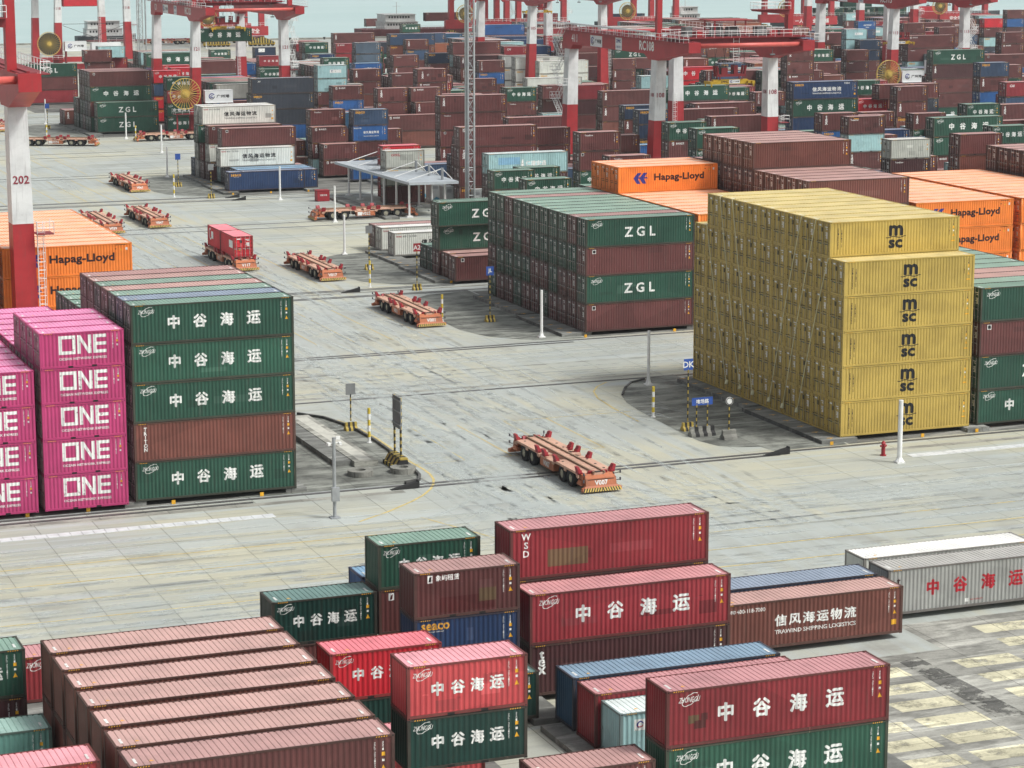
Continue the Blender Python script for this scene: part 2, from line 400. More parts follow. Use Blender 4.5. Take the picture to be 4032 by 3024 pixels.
for yb in (208,214,219): 
    for i in range(2): turn(70+rr.uniform(-6,9), yb+rr.uniform(-2,2), rr.uniform(8,13), rr.choice((-1,1)), rr.choice((-1,1)), 18, rr.choice((0,1)))
for yb in (262,300,312,345,400,415): 
    for i in range(1): turn(70+rr.uniform(-6,9), yb+rr.uniform(-2,2), rr.uniform(8,13), rr.choice((-1,1)), rr.choice((-1,1)), 18, rr.choice((0,1)))
for i in range(16):
    x = 63+i*1.35+rr.uniform(-.4,.4); yy = np.linspace(150,330,60); track([(x+1.1*sin(y*.06+i)+.5*sin(y*.17+i*2), y) for y in yy], rr.uniform(.3,.5), rr.choice((0,0,1)))
for k in range(60):     # short hooked skids where trucks straighten
    x, y = rr.uniform(60,86), rr.choice((rr.uniform(183,198), rr.uniform(228,262), rr.uniform(228,262))); R = rr.uniform(1.5,4); a0 = rr.uniform(-.6,.9)
    track([(x+R*cos(a0+a), y+R*1.6*sin(a0+a)) for a in np.linspace(0,1.5,8)], .3, rr.choice((0,0,1)))
for y in list(np.arange(131,162,1.9))+list(np.arange(207,222,1.8)):
    xs = np.linspace(-10,190,50); ph = rr.uniform(0,6); track([(x, y+rr.uniform(-.05,.05)+.7*sin(x*.05+ph)) for x in xs], rr.uniform(.3,.5), rr.choice((0,1)))
tag(ty.build('tyre_marks', [M_TY, M_TYD]), kind='structure')

# dark kerbed islands at the block ends
def island(pts, name='kerbed_island', h=.0, kerb=True):
    m = MB(); m.poly([(x,y,.016) for x, y in pts])
    o = m.build(name, M_ISL); tag(o, kind='structure')
    return o
KA = [(96.8,204.5),(93.2,203.2),(91.3,202.0),(89.7,199.8),(88.2,197),(87.3,193.9),(86.8,190),(86.6,186.2),(86.3,180.3),(86.3,177),(86.9,174.8),(88.2,173.8),(90,173.3),(90.2,171.5),(97,171.5)]
island(KA)
KL = [(46,199.4),(58.6,199.4),(60.2,197),(60.9,194.0),(61.3,191.4),(61.4,186.9),(61.2,180.8),(61.0,176.7),(60.6,173.4),(60.1,172.1),(58.8,171.5),(46,171.5)]
island(KL)
for y0, y1 in ((226,259.5),(266,294.5),(362,393),(467,498),(330,330)):
    if y0 == y1: continue
    island([(97,y1),(92,y1-.8),(88.6,y1-3.5),(87,y1-8),(86.8,y0+9),(88,y0+4.5),(90.5,y0+1.5),(93,y0+.3),(97,y0)])
    if y0 < 240: pass
kb = MB()
def kerb(pts, h=.16, wd=.16):
    for (a, b), (c, d) in zip(pts[:-1], pts[1:]):
        L = math.hypot(c-a, d-b); nx, ny = -(d-b)/L*wd, (c-a)/L*wd
        kb.hexa([(a,b,0),(c,d,0),(c+nx,d+ny,0),(a+nx,b+ny,0),(a,b,h),(c,d,h),(c+nx,d+ny,h),(a+nx,b+ny,h)])
kerb(KA[1:5]); kerb(KL[1:11], .22, .2)
tag(kb.build('kerb', dark_conc('kerb_stone', (.10,.10,.095))), kind='structure')
# raised plinths the stacks stand on
pl = MB(); PM = []
def plinth(x0, y0, x1, y1, h=.33):
    pl.box(x0, y0, .0, x1, y1, h)
for y0, y1, lx in ((172.2,186.6,95.0),(187.4,201,95.6),(227.2,239.8,95.0),(240.6,254.6,95.6),(266.2,279.6,95.3),(280.4,294,95.8),(363.4,377,95.8),(377.8,391,96.3),(468.2,482,97.3),(482.8,497,97)):
    plinth(lx, y0, 98.3 if lx < 97 else 100, y1)
for y0, y1 in ((171.9,186),(186.8,201)):
    for x in (37.4, 49.6, 24.3): plinth(x, y0, x+1.6, y1)
    for x in (108.6, 121.8, 135): plinth(x, y0, x+2.1, y1)
for y0, y1 in ((227,254.6),(266.2,294),(363,391),(325,352)):
    for j in range(1, 10): plinth(97.2+13*j-1.2, y0, 97.2+13*j+.9, y1)
for y0 in (100.9, 115.8): 
    for x in ((21.2, 33.6, 40.7, 46.9) if y0 > 101 else (21.2, 33.6, 40.7, 46.9, 60)): plinth(x, y0 if y0 > 101 else 95, x+1.9, y0+(14.2 if y0 > 101 else 14), .33)
o = pl.build('plinth', M_PLI); tag(o, kind='structure')
tk = MB()
for y0, y1, lx in ((172.2,201,95.1),(227.2,254.6,95.1),(266.2,294,95.4),(363.4,391,95.9)):
    y = y0+.6
    while y < y1: 
        tk.box(lx+.7, y, .331, lx+1.3, y+.09, .336); tk.box(lx+.95, y-.25, .331, lx+1.04, y, .336); y += 2.544
for x in (95.5,104.0,109.2,119,130,140): tk.box(x, 171.66, .02, x+.28, 171.72, .30)
for x in (40.8,47.5,34.5,30.1): tk.box(x, 171.56, .02, x+.28, 171.62, .30)
for x in (97,107,115,120): tk.box(x, 226.0, .02, x+.28, 226.1, .30)
for y0 in (265.8, 362.8): 
    for x in (97,103,109): tk.box(x, y0, .02, x+.28, y0+.06, .30)
tag(tk.build('bay_markings', M_YEL), kind='structure')
# pale platform on the left island
pm = MB(); pm.box(55.6,179.0,0,57.0,199,.42); pm.box(57.0,178.2,0,58.9,197,.46,1); pm.box(57.5,178.6,.46,58.5,196,.47,2)
tag(pm.build('access_platform', [M_PLI, M_PLIF, simple('pale_paving', (.52,.52,.46), .8)]), kind='structure')
pv = MB(); r2_ = random.Random(9)
M_PADD = dark_conc('bay_dark_concrete', (.33,.33,.295), .55)
pd = MB(); pd.poly([(60.5,88,.006),(140,88,.006),(140,119.8,.006),(60.5,119.8,.006)]); pd.poly([(74.5,119.8,.006),(140,119.8,.006),(140,125,.006),(74.5,125,.006)])
for x0 in (61.6,66.3,73.8,78.6,86.5,91.4):
    for j in range(13):
        y = 88.3+j*2.78; q = r2_.uniform(-.12,.12)
        if y > 117.5 and x0 < 74: continue
        pv.poly([(x0+q,y,.010),(x0+3.9+q,y-.05,.010),(x0+3.9,y+1.55+q,.010),(x0,y+1.6,.010)])
tag(pd.build('bay_ground', M_PADD), kind='structure')
ds = MB()
for x0, y0, w_, l_ in ((70.6,108,1.9,11),(71.2,96,2.0,8),(83,112,2.2,9),(83.6,99,1.6,7),(62,117,6,2.2)):
    ds.poly([(x0,y0,.014),(x0+w_,y0-.3,.014),(x0+w_*.9,y0+l_,.014),(x0+.2,y0+l_*.95,.014)])
M_DAMP = dark_conc('damp_concrete', (.12,.12,.11), .6); worn(M_DAMP)
for n_ in M_DAMP.node_tree.nodes:
    if n_.type == 'MAP_RANGE' and n_.inputs['To Max'].default_value == .25: n_.inputs['From Min'].default_value = .44; n_.inputs['From Max'].default_value = .58; n_.inputs['To Max'].default_value = .0
    if n_.type == 'TEX_NOISE' and n_.inputs['Scale'].default_value == 3.5: n_.inputs['Scale'].default_value = .8
tag(ds.build('damp_patch', M_DAMP), kind='structure')
M_PADL = dark_conc('worn_pale_concrete', (.62,.59,.42), .78); worn(M_PADL)
for n_ in M_PADL.node_tree.nodes:
    if n_.type == 'MAP_RANGE' and n_.inputs['To Max'].default_value == .25: n_.inputs['From Min'].default_value = .50; n_.inputs['From Max'].default_value = .66; n_.inputs['To Max'].default_value = .1
for n_ in M_PADL.node_tree.nodes:
    if n_.type == 'TEX_NOISE' and n_.inputs['Scale'].default_value == 3.5: n_.inputs['Scale'].default_value = .55
tag(pv.build('worn_pad', M_PADL), kind='structure')
# ---------------------------------------------------------------- shipping containers
PIT, FL1, SL1, FL2, DEP, YW = .278, .072, .068, .070, .036, .022
def corr_profile(a, b):
    """(s, depth) points of the trapezoid corrugation between a and b"""
    n = max(1, int(round((b-a)/PIT))); p = (b-a)/n; out = []
    for i in range(n):
        x = a+i*p; k = p/PIT
        out += [(x, 0), (x+FL1*k, 0), (x+(FL1+SL1)*k, DEP), (x+(FL1+SL1+FL2)*k, DEP)]
    out.append((b, 0)); return out
CW = 2.438
def corr_y(L, x):
    P = corr_profile(.16, L-.16)
    return np.interp(x, [p[0] for p in P], [p[1] for p in P])+YW

def shell_mb(L, H, door):
    m = MB(); z0, z1 = .17, H-.09
    P = corr_profile(.16, L-.16)
    for (a, da), (b, db) in zip(P[:-1], P[1:]):
        m.poly([(a,YW+da,z0),(b,YW+db,z0),(b,YW+db,z1),(a,YW+da,z1)])
        m.poly([(b,CW-YW-db,z0),(a,CW-YW-da,z0),(a,CW-YW-da,z1),(b,CW-YW-db,z1)])
    E = corr_profile(.16, CW-.16)
    for (a, da), (b, db) in zip(E[:-1], E[1:]):
        if not door: m.poly([(YW+db,b,z0),(YW+da,a,z0),(YW+da,a,z1),(YW+db,b,z1)])
        m.poly([(L-YW-da,a,z0),(L-YW-db,b,z0),(L-YW-db,b,z1),(L-YW-da,a,z1)])
    n = int(round((L-.3)/.295)); p = (L-.3)/n; zr = H-.03
    R = [(.0, 0), (.15, 0)]
    for i in range(n):
        x = .15+i*p; R += [(x+p*.62, 0), (x+p*.71, -.034), (x+p*.88, -.034), (x+p, 0)]
    R.append((L, 0))
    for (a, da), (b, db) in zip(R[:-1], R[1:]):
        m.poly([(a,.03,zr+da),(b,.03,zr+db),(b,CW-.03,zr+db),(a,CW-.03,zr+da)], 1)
    m.poly([(.05,.05,.15),(.05,CW-.05,.15),(L-.05,CW-.05,.15),(L-.05,.05,.15)])
    # number patches and arrow on the roof
    for x in (.42, L-.42):
        for q in range(5): m.box(x-.07, .5+q*.13, zr, x+.06, .6+q*.13, zr+.006, 2)
    m.poly([(1.12,.72,zr+.006),(1.0,.55,zr+.006),(1.24,.55,zr+.006)], 3)
    return m
def frame_mb(L, H):
    m = MB(); a = .155
    for x in (0, L-a):
        for y in (0, CW-a): m.box(x, y, .11, x+a, y+a, H-.11)
        m.box(x+(.0 if x == 0 else .04), a, H-.13, x+(a-.04 if x == 0 else a), CW-a, H-.012)
        m.box(x, a, .02, x+a, CW-a, .16)
    for y in (0, CW-.06):
        m.box(a, y, .03, L-a, y+.06, .185); m.box(a, y, H-.1, L-a, y+.06, H-.008)
    for x in (-.003, L-.175):
        for y in (-.003, CW-.16):
            for z in (0, H-.115): m.box(x, y, z, x+.178, y+.163, z+.118)
            for z in (.03, H-.09):                      # casting holes
                xx = x-.002 if x < 1 else x+.176
                m.box(min(xx, xx+.004), y+.05, z, max(xx, xx+.004), y+.11, z+.06, 1)
        for z in (.03, H-.09):
            m.box(x+.055, -.006, z, x+.125, -.002, z+.06, 1)
    if L < 8:
        for x in (2.0, 3.7): m.box(x, -.004, .03, x+.36, .0, .15, 1)
    for i in range(5):
        for x in (.35+i*.12, L-.9+i*.12):
            m.poly([(x,-.003,H-.085),(x+.05,-.003,H-.085),(x+.075,-.003,H-.03),(x+.025,-.003,H-.03)], 2)
    return m
def door_mb(L, H, k):
    m = MB(); y0, y1 = (.15, CW/2-.01) if k == 0 else (CW/2+.01, CW-.15); z0, z1 = .16, H-.13; x = .06
    m.box(x, y0, z0, x+.03, y1, z1)
    m.box(x-.02, y0, z0, x, y0+.07, z1); m.box(x-.02, y1-.07, z0, x, y1, z1)
    n = 5; hh = (z1-z0)/n
    for i in range(n):
        m.hexa([(x,y0+.1,z0+i*hh+.08),(x,y1-.1,z0+i*hh+.08),(x+.002,y1-.1,z0+i*hh+.08),(x+.002,y0+.1,z0+i*hh+.08),
                (x-.028,y0+.1,z0+i*hh+hh*.45),(x-.028,y1-.1,z0+i*hh+hh*.45),(x,y1-.1,z0+(i+1)*hh-.05),(x,y0+.1,z0+(i+1)*hh-.05)])
    for a, b in ((y0-.015,y0+.015),(y1-.02,y1+.01)): m.box(x-.03, a, z0, x-.012, b, z1, 3)      # rubber seal
    m.box(x-.03, y0, z1-.02, x-.012, y1, z1+.015, 3); m.box(x-.03, y0, z0-.03, x-.012, y1, z0+.01, 3)
    for zz in (.5, 1.15, H-.9, H-.4): m.box(x-.05, (y0-.09 if k == 0 else y1-.1), zz, x-.01, (y0+.1 if k == 0 else y1+.09), zz+.05, 3)
    for zz in (1.0, 1.2): m.box(x-.06, y0+.25, zz, x-.03, y1-.2, zz+.04, 3)
    if k == 1: m.box(x-.034, y0+.12, z0+(z1-z0)*.70, x-.03, y0+.42, z0+(z1-z0)*.84, 3)
    if k == 0:   # code marks on the leaf nearer the camera
        for j, (w_, zz) in enumerate(((.5,.86),(.32,.80),(.4,.68),(.36,.64),(.42,.60),(.3,.56),(.36,.52))):
            m.box(x-.034, y0+.3, z0+(z1-z0)*zz, x-.03, y0+.3+w_, z0+(z1-z0)*zz+.07, 1)
    else:
        m.box(x-.034, y0+.3, z0+(z1-z0)*.88, x-.03, y0+.75, z0+(z1-z0)*.88+.12, 1)
        m.box(x-.034, y0+.35, z0+(z1-z0)*.3, x-.03, y0+.55, z0+(z1-z0)*.3+.14, 2)
    return m
def rods_mb(L, H, k):
    m = MB(); y0, y1 = (.15, CW/2-.01) if k == 0 else (CW/2+.01, CW-.15)
    for f in (.27, .77):
        y = y0+(y1-y0)*f; m.tube((.012,y,.06),(.012,y,H-.04),.026,5)
        for z in (.45, .95, 1.5, H-.4): m.box(-.008, y-.06, z, .03, y+.06, z+.05)
        m.box(-.02, y-.02, 1.05, .0, y+.34, 1.1)
    return m
_ME = {}
def cmesh(kind, L, H, c, door=False, k=0):
    key = (kind, L, H, c, door, k)
    if key not in _ME:
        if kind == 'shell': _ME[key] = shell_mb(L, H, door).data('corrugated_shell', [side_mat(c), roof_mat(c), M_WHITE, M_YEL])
        elif kind == 'frame': _ME[key] = frame_mb(L, H).data('corner_frame', [frame_mat(c), M_DARK, M_YEL])
        elif kind == 'door': _ME[key] = door_mb(L, H, k).data('door', [side_mat(c), M_WHITE, M_GRN if c == 'msc' else M_YEL, M_DARK])
        elif kind == 'rods': _ME[key] = rods_mb(L, H, k).data('lock_rod', [rod_mat(c)])
    return _ME[key]

ZG4 = '中谷海运'
def zh_logo(d, x, z, k=1., m=W_):
    d.text('ZHONGGU', x, z, .26*k, m, .015, .35, wid=1.15*k)
    d.ellipse(x+.05*k, z, .50*k, .24*k, .035*k, m, .55, .2, 6.0, 22)
def marks(d, L, H, c=W_, tri=True):
    x = L-.95; z = H*.9
    d.vtext('ZGLU', x, z-.05, .085, 1.12, c, .01, .075)
    rr = random.Random(int(L*10)+c)
    z -= .5
    for i in range(8): d.text(str((i*7+3) % 10), x, z, .085, c, .01, wid=.07); z -= .1
    d.vtext('45G1' if L > 8 else '22G1', L-.55, H*.9-.05, .1, 1.12, c, .012, .08)
    d.rect(L-.62, H*.66, L-.46, H*.66+.18, Y_)
    d.rect(L-.6, H*.57, L-.48, H*.57+.12, W_)
    if tri: d.poly([(L-.66,H*.43),(L-.42,H*.43),(L-.54,H*.43+.24)], Y_)
def flogo(d, x, z, s=.36):
    d.rect(x-s/2, z-s/2, x+s/2, z+s/2, W_); d.rect(x-s*.38, z-s*.38, x+s*.38, z+s*.38, K_); d.text('F', x, z, s*.5, W_, .03, .3)
def gz_logo(d, x, z, r, c1=B_, c2=G_):
    d.ellipse(x, z, r, r, r*.35, c1, 0, .4, 4.2, 14); d.ellipse(x, z-r*.25, r*.8, r*.45, r*.25, c2, 0, 3.0, 6.6, 10)
def design(name, L, H):
    d = Decal(); s = L/12.19
    if name in ('ZG', 'ZGX'):
        fr = (.26,.42,.585,.75) if L > 8 else (.25,.42,.58,.745); h = .64 if L < 8 else .92
        for ch, f in zip(ZG4, fr): d.text(ch, L*f, H*.53, h, R_ if name == 'ZGX' else W_, .052)
        if name == 'ZGX':
            d.vtext('tex', .75, H*.72, .42, 1.15, H_, .04); d.rect(L*.45, H*.12, L*.47, H*.2, W_); d.text('NO FORKLIFT', L*.52, H*.16, .1, R_, .02)
        else: zh_logo(d, L*.095 if L > 8 else L*.13, H*.82, 1.05 if L > 8 else .85)
        marks(d, L, H)
    elif name == 'ZGR': 
        for ch, f in zip(ZG4, (.26,.42,.585,.75)): d.text(ch, L*f, H*.53, .88, W_, .052)
        zh_logo(d, L*.1, H*.82); marks(d, L, H)
        d.rect(.9*1.3, H*.40, 1.75, H*.54, P_); d.rect(1.5, H*.30, 2.1, H*.44, P2_); d.rect(1.85, H*.44, 2.2, H*.56, P2_)
    elif name == 'ZL':
        for ch, f in zip('ZGL', (.39,.50,.61)): d.text(ch, L*f, H*.5, .95, W_, .05)
        zh_logo(d, L*.1, H*.80, 1.1); marks(d, L, H)
    elif name == 'ZO': zh_logo(d, L*.1, H*.80, 1.1); d.text('Z', L*.39, H*.5, .95, W_, .05); d.text('G', L*.5, H*.5, .95, W_, .05); d.text('L', L*.61, H*.5, .95, W_, .05); marks(d, L, H)
    elif name == 'MS':
        x = L*.505
        d.text('m', x, H*.68, .76, K_, .12, wid=1.2); d.text('sc', x-.02, H*.30, .62, K_, .12, wid=1.2)
        P = [(x-.94+i*.11, H*.495+.055*sin((i-4)*.62)) for i in range(18)]
        for (a, za), (b, zb) in zip(P[:-1], P[1:]): d.poly([(a,za-.03),(b,zb-.03),(b,zb+.035),(a,za+.035)], K_)
        d.vtext('MEDITERRANEAN', L*.062, H*.80, .115, 1.17, K_, .03, .11); d.vtext('SHIPPING CO', L*.088, H*.76, .115, 1.17, K_, .03, .11)
        marks(d, L, H, H_)
        d.rect(L-.75, H*.28, L-.4, H*.32, Y_)
    elif name == 'ON':
        z0, z1 = H*.38, H*.90; hh = z1-z0; t = .235
        a, b = L*.225, L*.425                     # O
        d.rect(a,z0,b,z0+t); d.rect(a,z1-t,b,z1); d.rect(a,z0+t,a+t,z1-t); d.rect(b-t,z0+t,b,z1-t)
        a, b = L*.445, L*.612                     # N
        d.rect(a,z0,a+t,z1); d.rect(b-t,z0,b,z1); d.poly([(a+t,z1),(b-t,z0+.42),(b-t,z0),(a+t,z1-.42)][::-1])
        a, b = L*.635, L*.79                     # E
        d.rect(a,z0,a+t,z1)
        for zz in (z0, z0+hh/2-t/2, z1-t): d.rect(a+t,zz,b,zz+t)
        d.text('OCEAN NETWORK EXPRESS', L*.51, H*.255, .17, W_, .045, wid=L*.565)
        x = L-.8
        z = H*.88
        for i in range(11): d.text('ONEU0471263'[i], x, z, .085, W_, .01, wid=.07); z -= .1
        d.vtext('22G1', L-.48, H*.88, .1, 1.12, W_, .012, .08)
        d.rect(L-.55, H*.66, L-.42, H*.66+.15, Y_); d.rect(L-.54, H*.55, L-.43, H*.55+.13, W_)
    elif name == 'HL':
        d.text('Hapag-Lloyd', L*.61, H*.53, .92, H_, .055, wid=L*.50)
        x, z = L*.15, H*.545                      # arrow emblem
        for dx in (0, .72):
            d.poly([(x+dx,z),(x+.5+dx,z+.58),(x+.98+dx,z+.58),(x+.52+dx,z)], B_); d.poly([(x+dx,z),(x+.52+dx,z),(x+.86+dx,z-.62),(x+.42+dx,z-.62)], B_)
        d.poly([(x+.5,z-.05),(x+1.75,z-.05),(x+1.65,z+.1),(x+.5,z+.1)], B_)
        for i in range(6): d.rect(L-1.55+i*.16, H*.93, L-1.43+i*.16, H*.95, K_)
        d.poly([(L-1.15,H*.76),(L-.95,H*.76),(L-1.05,H*.76+.22)], Y_); d.rect(L-.6,H*.76,L-.42,H*.76+.26,W_); d.rect(L-1.6,H*.8,L-1.5,H*.83,K_)
    elif name == 'F': flogo(d, L*.075, H*.85, .40); marks(d, L, H)
    elif name == 'TR': d.vtext('TRITON', L*.07 if L > 8 else .7, H*.84, .27, 1.12, W_, .05); marks(d, L, H)
    elif name == 'WSD':
        d.vtext('WSD', .95, H*.85, .36, 1.35, W_, .045); marks(d, L, H); d.rect(L*.185, H*.22, L*.385, H*.56, P_)
    elif name == 'TX': d.vtext('tex', L*.06 if L > 8 else .75, H*.80, .40, 1.12, W_, .08); marks(d, L, H)
    elif name == 'TX2':
        d.vtext('tex', 1.1, H*.74, .40, 1.12, W_, .05); gz_logo(d, 2.2, H*.55, .22, W_, W_); marks(d, L, H)
    elif name == 'XY':
        x = .75; d.rect(x-.16, H*.76, x+.16, H*.92, W_); d.poly([(x-.1,H*.78),(x+.05,H*.78),(x+.1,H*.90),(x-.03,H*.88)], P2_)
        d.text('象屿租赁', x+1.1, H*.85, .30, W_, .02); marks(d, L, H)
    elif name == 'XYP':
        x = .9; d.rect(x-.14, H*.77, x+.14, H*.93, W_); d.poly([(x-.09,H*.79),(x+.05,H*.79),(x+.09,H*.91),(x-.03,H*.89)], K_)
        d.text('象屿租赁', x+1.0, H*.86, .32, W_, .03); marks(d, L, H); d.rect(1.5,H*.12,4.6,H*.44,P2_); d.rect(3.7,H*.28,4.7,H*.56,P_)
    elif name == 'SE': d.text('seaco', 1.2, H*.83, .34, S_, .07); d.text('THE SEA COMPANY', 1.25, H*.72, .07, W_, .0); marks(d, L, H)
    elif name in ('XF', 'XFR', 'XFS'):
        m = K_ if name == 'XF' and L > 8 else W_; m2 = G_ if m == K_ else W_
        d.text('信风海运物流', L*.52, H*.57, .66 if L > 8 else .42, m, .045, space=1.25, wid=L*.44)
        d.text('TRAWIND SHIPPING LOGISTICS', L*.52, H*.33, .24 if L > 8 else .15, m2, .03, wid=L*.44)
        if name == 'XFS': d.text('seaco', 1.2, H*.83, .34, S_, .07); d.text('华信集运', L*.83, H*.88, .26, W_, .02)
        else:
            d.text('400-118-7000', L*.17, H*.84, .24, m2, .02, wid=L*.15); d.text('TRAWIND', L*.055, H*.84, .2, R_ if m == K_ else W_, .03, .3, wid=L*.065)
        marks(d, L, H)
        if L > 8: d.rect(L-.75, H*.2, L-.42, H*.2+.32, Y_)
    elif name == 'TE': d.text('TransEuro', 1.35, H*.84, .20, W_, .03); marks(d, L, H)
    elif name == 'TT': d.text('Textainer', 1.0, H*.82, .24, W_, .03); d.rect(.9, H*.86, 1.7, H*.9, Y_); marks(d, L, H)
    elif name == 'CA': d.text('CAI', 1.3, H*.75, .42, W_, .06, .15); marks(d, L, H)
    elif name in ('AN', 'RJ'):
        if L < 8: d.rect(L*.42, H*.42, L*.8, H*.66, W_); gz_logo(d, L*.5, H*.54, .2); d.text('仁建安通', L*.66, H*.54, .28, B_, .02)
        else:
            d.rect(L*.13, H*.45, L*.40, H*.8, LIGHTB); d.poly([(L*.41,H*.35),(L*.45,H*.35),(L*.44,H*.7),(L*.42,H*.62)]); d.text('仁建安通', L*.60, H*.48, .72, W_, .04)
        gz_logo(d, L*.1, H*.86, .13)
    elif name == 'AT': d.text('ANTONG', L*.53, H*.55, .42, W_, .05, .3); d.text('安通控股', L*.53, H*.3, .26, W_, .03); marks(d, L, H)
    elif name == 'ATB': d.text('安通控股', L*.42, H*.62, .72, W_, .05); d.text('Antong Holdings', L*.42, H*.3, .36, W_, .03)
    elif name == 'NB': d.rect(1.1, H*.5, 2.9, H*.88, W_); d.text('noble', 2.0, H*.7, .42, B_, .05); d.text('CONTAINER', 2.0, H*.56, .12, B_, .02)
    elif name == 'OO': d.text('OOCL', 1.6, H*.76, .34, R_, .06); marks(d, L, H, R_)
    elif name == 'ZR': 
        for ch, f in zip('中谷海运', (.25,.42,.58,.745)): d.text(ch, L*f, H*.53, .5, W_, .03)
        marks(d, L, H)
    elif name == 'XX': d.text('XX', 1.5, H*.8, .25, W_, .05, .3)
    elif name == 'EM': d.rect(L*.13, H*.62, L*.24, H*.85, W_); gz_logo(d, L*.185, H*.735, .2, B_, R_)
    else: marks(d, L, H)
    return d
LM.append(simple('pale_blue_patch', (.25,.48,.66), .5)); LIGHTB = 11

def bisect_items(items, cuts, yfun, sgn=-1, off=.005):
    """cut the artwork where the corrugation bends and lay it on the steel"""
    V, F, Mi = [], [], []
    for v, f, m, lv in items:
        bm = bmesh.new(); bv = [bm.verts.new((p[0], 0, p[1])) for p in v]
        for q in f:
            try: bm.faces.new([bv[i] for i in q])
            except ValueError: pass
        lo, hi = v[:,0].min(), v[:,0].max()
        for c in cuts:
            if lo+1e-3 < c < hi-1e-3:
                bmesh.ops.bisect_plane(bm, geom=bm.verts[:]+bm.edges[:]+bm.faces[:], plane_co=(c,0,0), plane_no=(1,0,0), dist=1e-5)
        bm.verts.index_update(); n = len(V)
        for p in bm.verts: V.append((p.co.x, float(yfun(p.co.x))+sgn*(off+lv*.0006), p.co.z))
        for q in bm.faces:
            q.normal_update(); idx = [n+p.index for p in q.verts]
            if q.normal.y > 0: idx.reverse()
            F.append(tuple(idx)); Mi.append(m)
        bm.free()
    return V, F, Mi
def patch_mesh(L, H, v):
    """repainted rectangles laid on the ribs of the camera side"""
    r = random.Random(v*31+int(L)); d = Decal()
    for k in range(r.randint(1, 3)):
        w_, h = r.uniform(.3, L*.22), r.uniform(.2, .9); x, z = r.uniform(.3, L-w_-.3), r.uniform(.25, H-h-.3)
        d.rect(x, z, x+w_, z+h, k % 2)
    for k in range(r.randint(2, 5)): x, z = r.uniform(.3, L-.5), r.uniform(.3, H-.4); d.rect(x, z, x+r.uniform(.05,.3), z+r.uniform(.04,.12), 1-k % 2)
    P = corr_profile(.16, L-.16); xs = np.array([p[0] for p in P]); ds = np.array([p[1] for p in P])+YW
    V, F, Mi = bisect_items([(a, b, c, i*.3) for i, (a, b, c, _) in enumerate(d.items)], [p[0] for p in P], lambda x: np.interp(x, xs, ds), off=.0012)
    m = MB(); m.v = V; m.f = F; m.m = Mi; return m
_PM = {}
def patches(L, H, c, v):
    key = (L, H, c, v)
    if key not in _PM:
        b = CC[c][0]; _PM[key] = patch_mesh(L, H, v).data('repaint_patch', [paint('repaint_dark_'+c, tuple(x*.72+.004 for x in b), .4, .3), paint('repaint_pale_'+c, tuple(x*1.15+.02 for x in b), .4, .3)])
    return _PM[key]
_DE = {}
def decal_mesh(name, L, H):
    key = (name, L, H)
    if key not in _DE:
        d = design(name, L, H)
        if not d.items: _DE[key] = None; return None
        P = corr_profile(.16, L-.16); xs = np.array([p[0] for p in P]); ds = np.array([p[1] for p in P])+YW
        V, F, Mi = bisect_items(d.items, [p[0] for p in P], lambda x: np.interp(x, xs, ds))
        used = sorted(set(Mi)); m = MB(); m.v = V; m.f = F; m.m = [used.index(k) for k in Mi]
        _DE[key] = m.data('lettering', [LM[k] for k in used])
    return _DE[key]
# ---------------------------------------------------------------- which container stands where
Z0 = .35; HC, ST = 2.9, 2.59
ORD = ['first','second','third','fourth','fifth','sixth','seventh','eighth','ninth','tenth','eleventh']
TIER = ['bottom','second','third','fourth','fifth','sixth']
CN = {'br':'maroon','br2':'rust brown','dbr':'dark maroon','rd':'bright red','rd2':'dull red','ch':'cherry red','gr':'green','gr2':'green','dgr':'dark green','pg':'pale green',
      'bl':'blue','bl2':'slate blue','bl3':'navy blue','db':'dark navy','db2':'charcoal','dsb':'faded blue','teal':'pale turquoise','wh':'white','wh2':'off white','gy':'light grey','gyb':'blue grey',
      'ru':'rust orange','msc':'yellow','or':'orange','pk':'pink'}
FE = {'ZG':'white Chinese characters','ZGR':'white characters and patches','ZL':'three white capitals','TR':'a vertical serif name','TX':'white vertical letters','TX2':'vertical letters and emblem','WSD':'three stacked white letters',
      'XY':'small square logo','SE':'yellow lettering','XF':'six brush characters','XFR':'six white characters','XFS':'yellow and white lettering','F':'small square emblem','TE':'small white name','TT':'tiny name label','CA':'slanted white letters',
      'AN':'white name panel','RJ':'large white characters','AT':'slanted white name','NB':'white name box','OO':'red lettering','ZR':'four white characters','XX':'small white letters','XYP':'square logo','EM':'round emblem','MS':'black lettering','ON':'large white letters','HL':'dark lettering','ZGX':'red Chinese characters'}
C = []
def add(x, y, z, L, H, c, des='-', door=False, label=None, group=None):
    C.append(dict(x=x, y=y, z=z, L=L, H=H, c=c, d=des, door=door, label=label, group=group)); return C[-1]
L4, L2 = 12.19, 6.06

# -- foreground (block nearest the camera)
G0 = 'containers in the nearest block'
def fg(x, y, t, L, H, c, des, label, zb=None, door=False):
    z = Z0+sum(([H]*t)[:t-1]) if zb is None else zb
    add(x, y, z, L, H, c, des, door, label, G0)
fg(35.6,103.7,3,L2,ST,'ch','ZG','bright red short container with white characters, atop a dark green one')
fg(35.6,103.7,2,L2,ST,'dgr','ZG','dark green short container directly under the front bright red one')
fg(41.3,119.0,3,L2,ST,'br','XYP','maroon short container with square logo and faded red panel, atop a navy one')
fg(41.3,119.0,2,L2,ST,'bl3','SE','navy short container under the maroon one with the square logo')
fg(41.3,119.0,1,L2,ST,'br','-','maroon short container at the bottom under the navy one')
fg(41.4,125.3,3,L2,ST,'gr','ZG','green short container peeping up behind the maroon one with square logo')
fg(41.4,125.3,2,L2,ST,'br','XY','maroon short container under the green one, beside the dark green one')
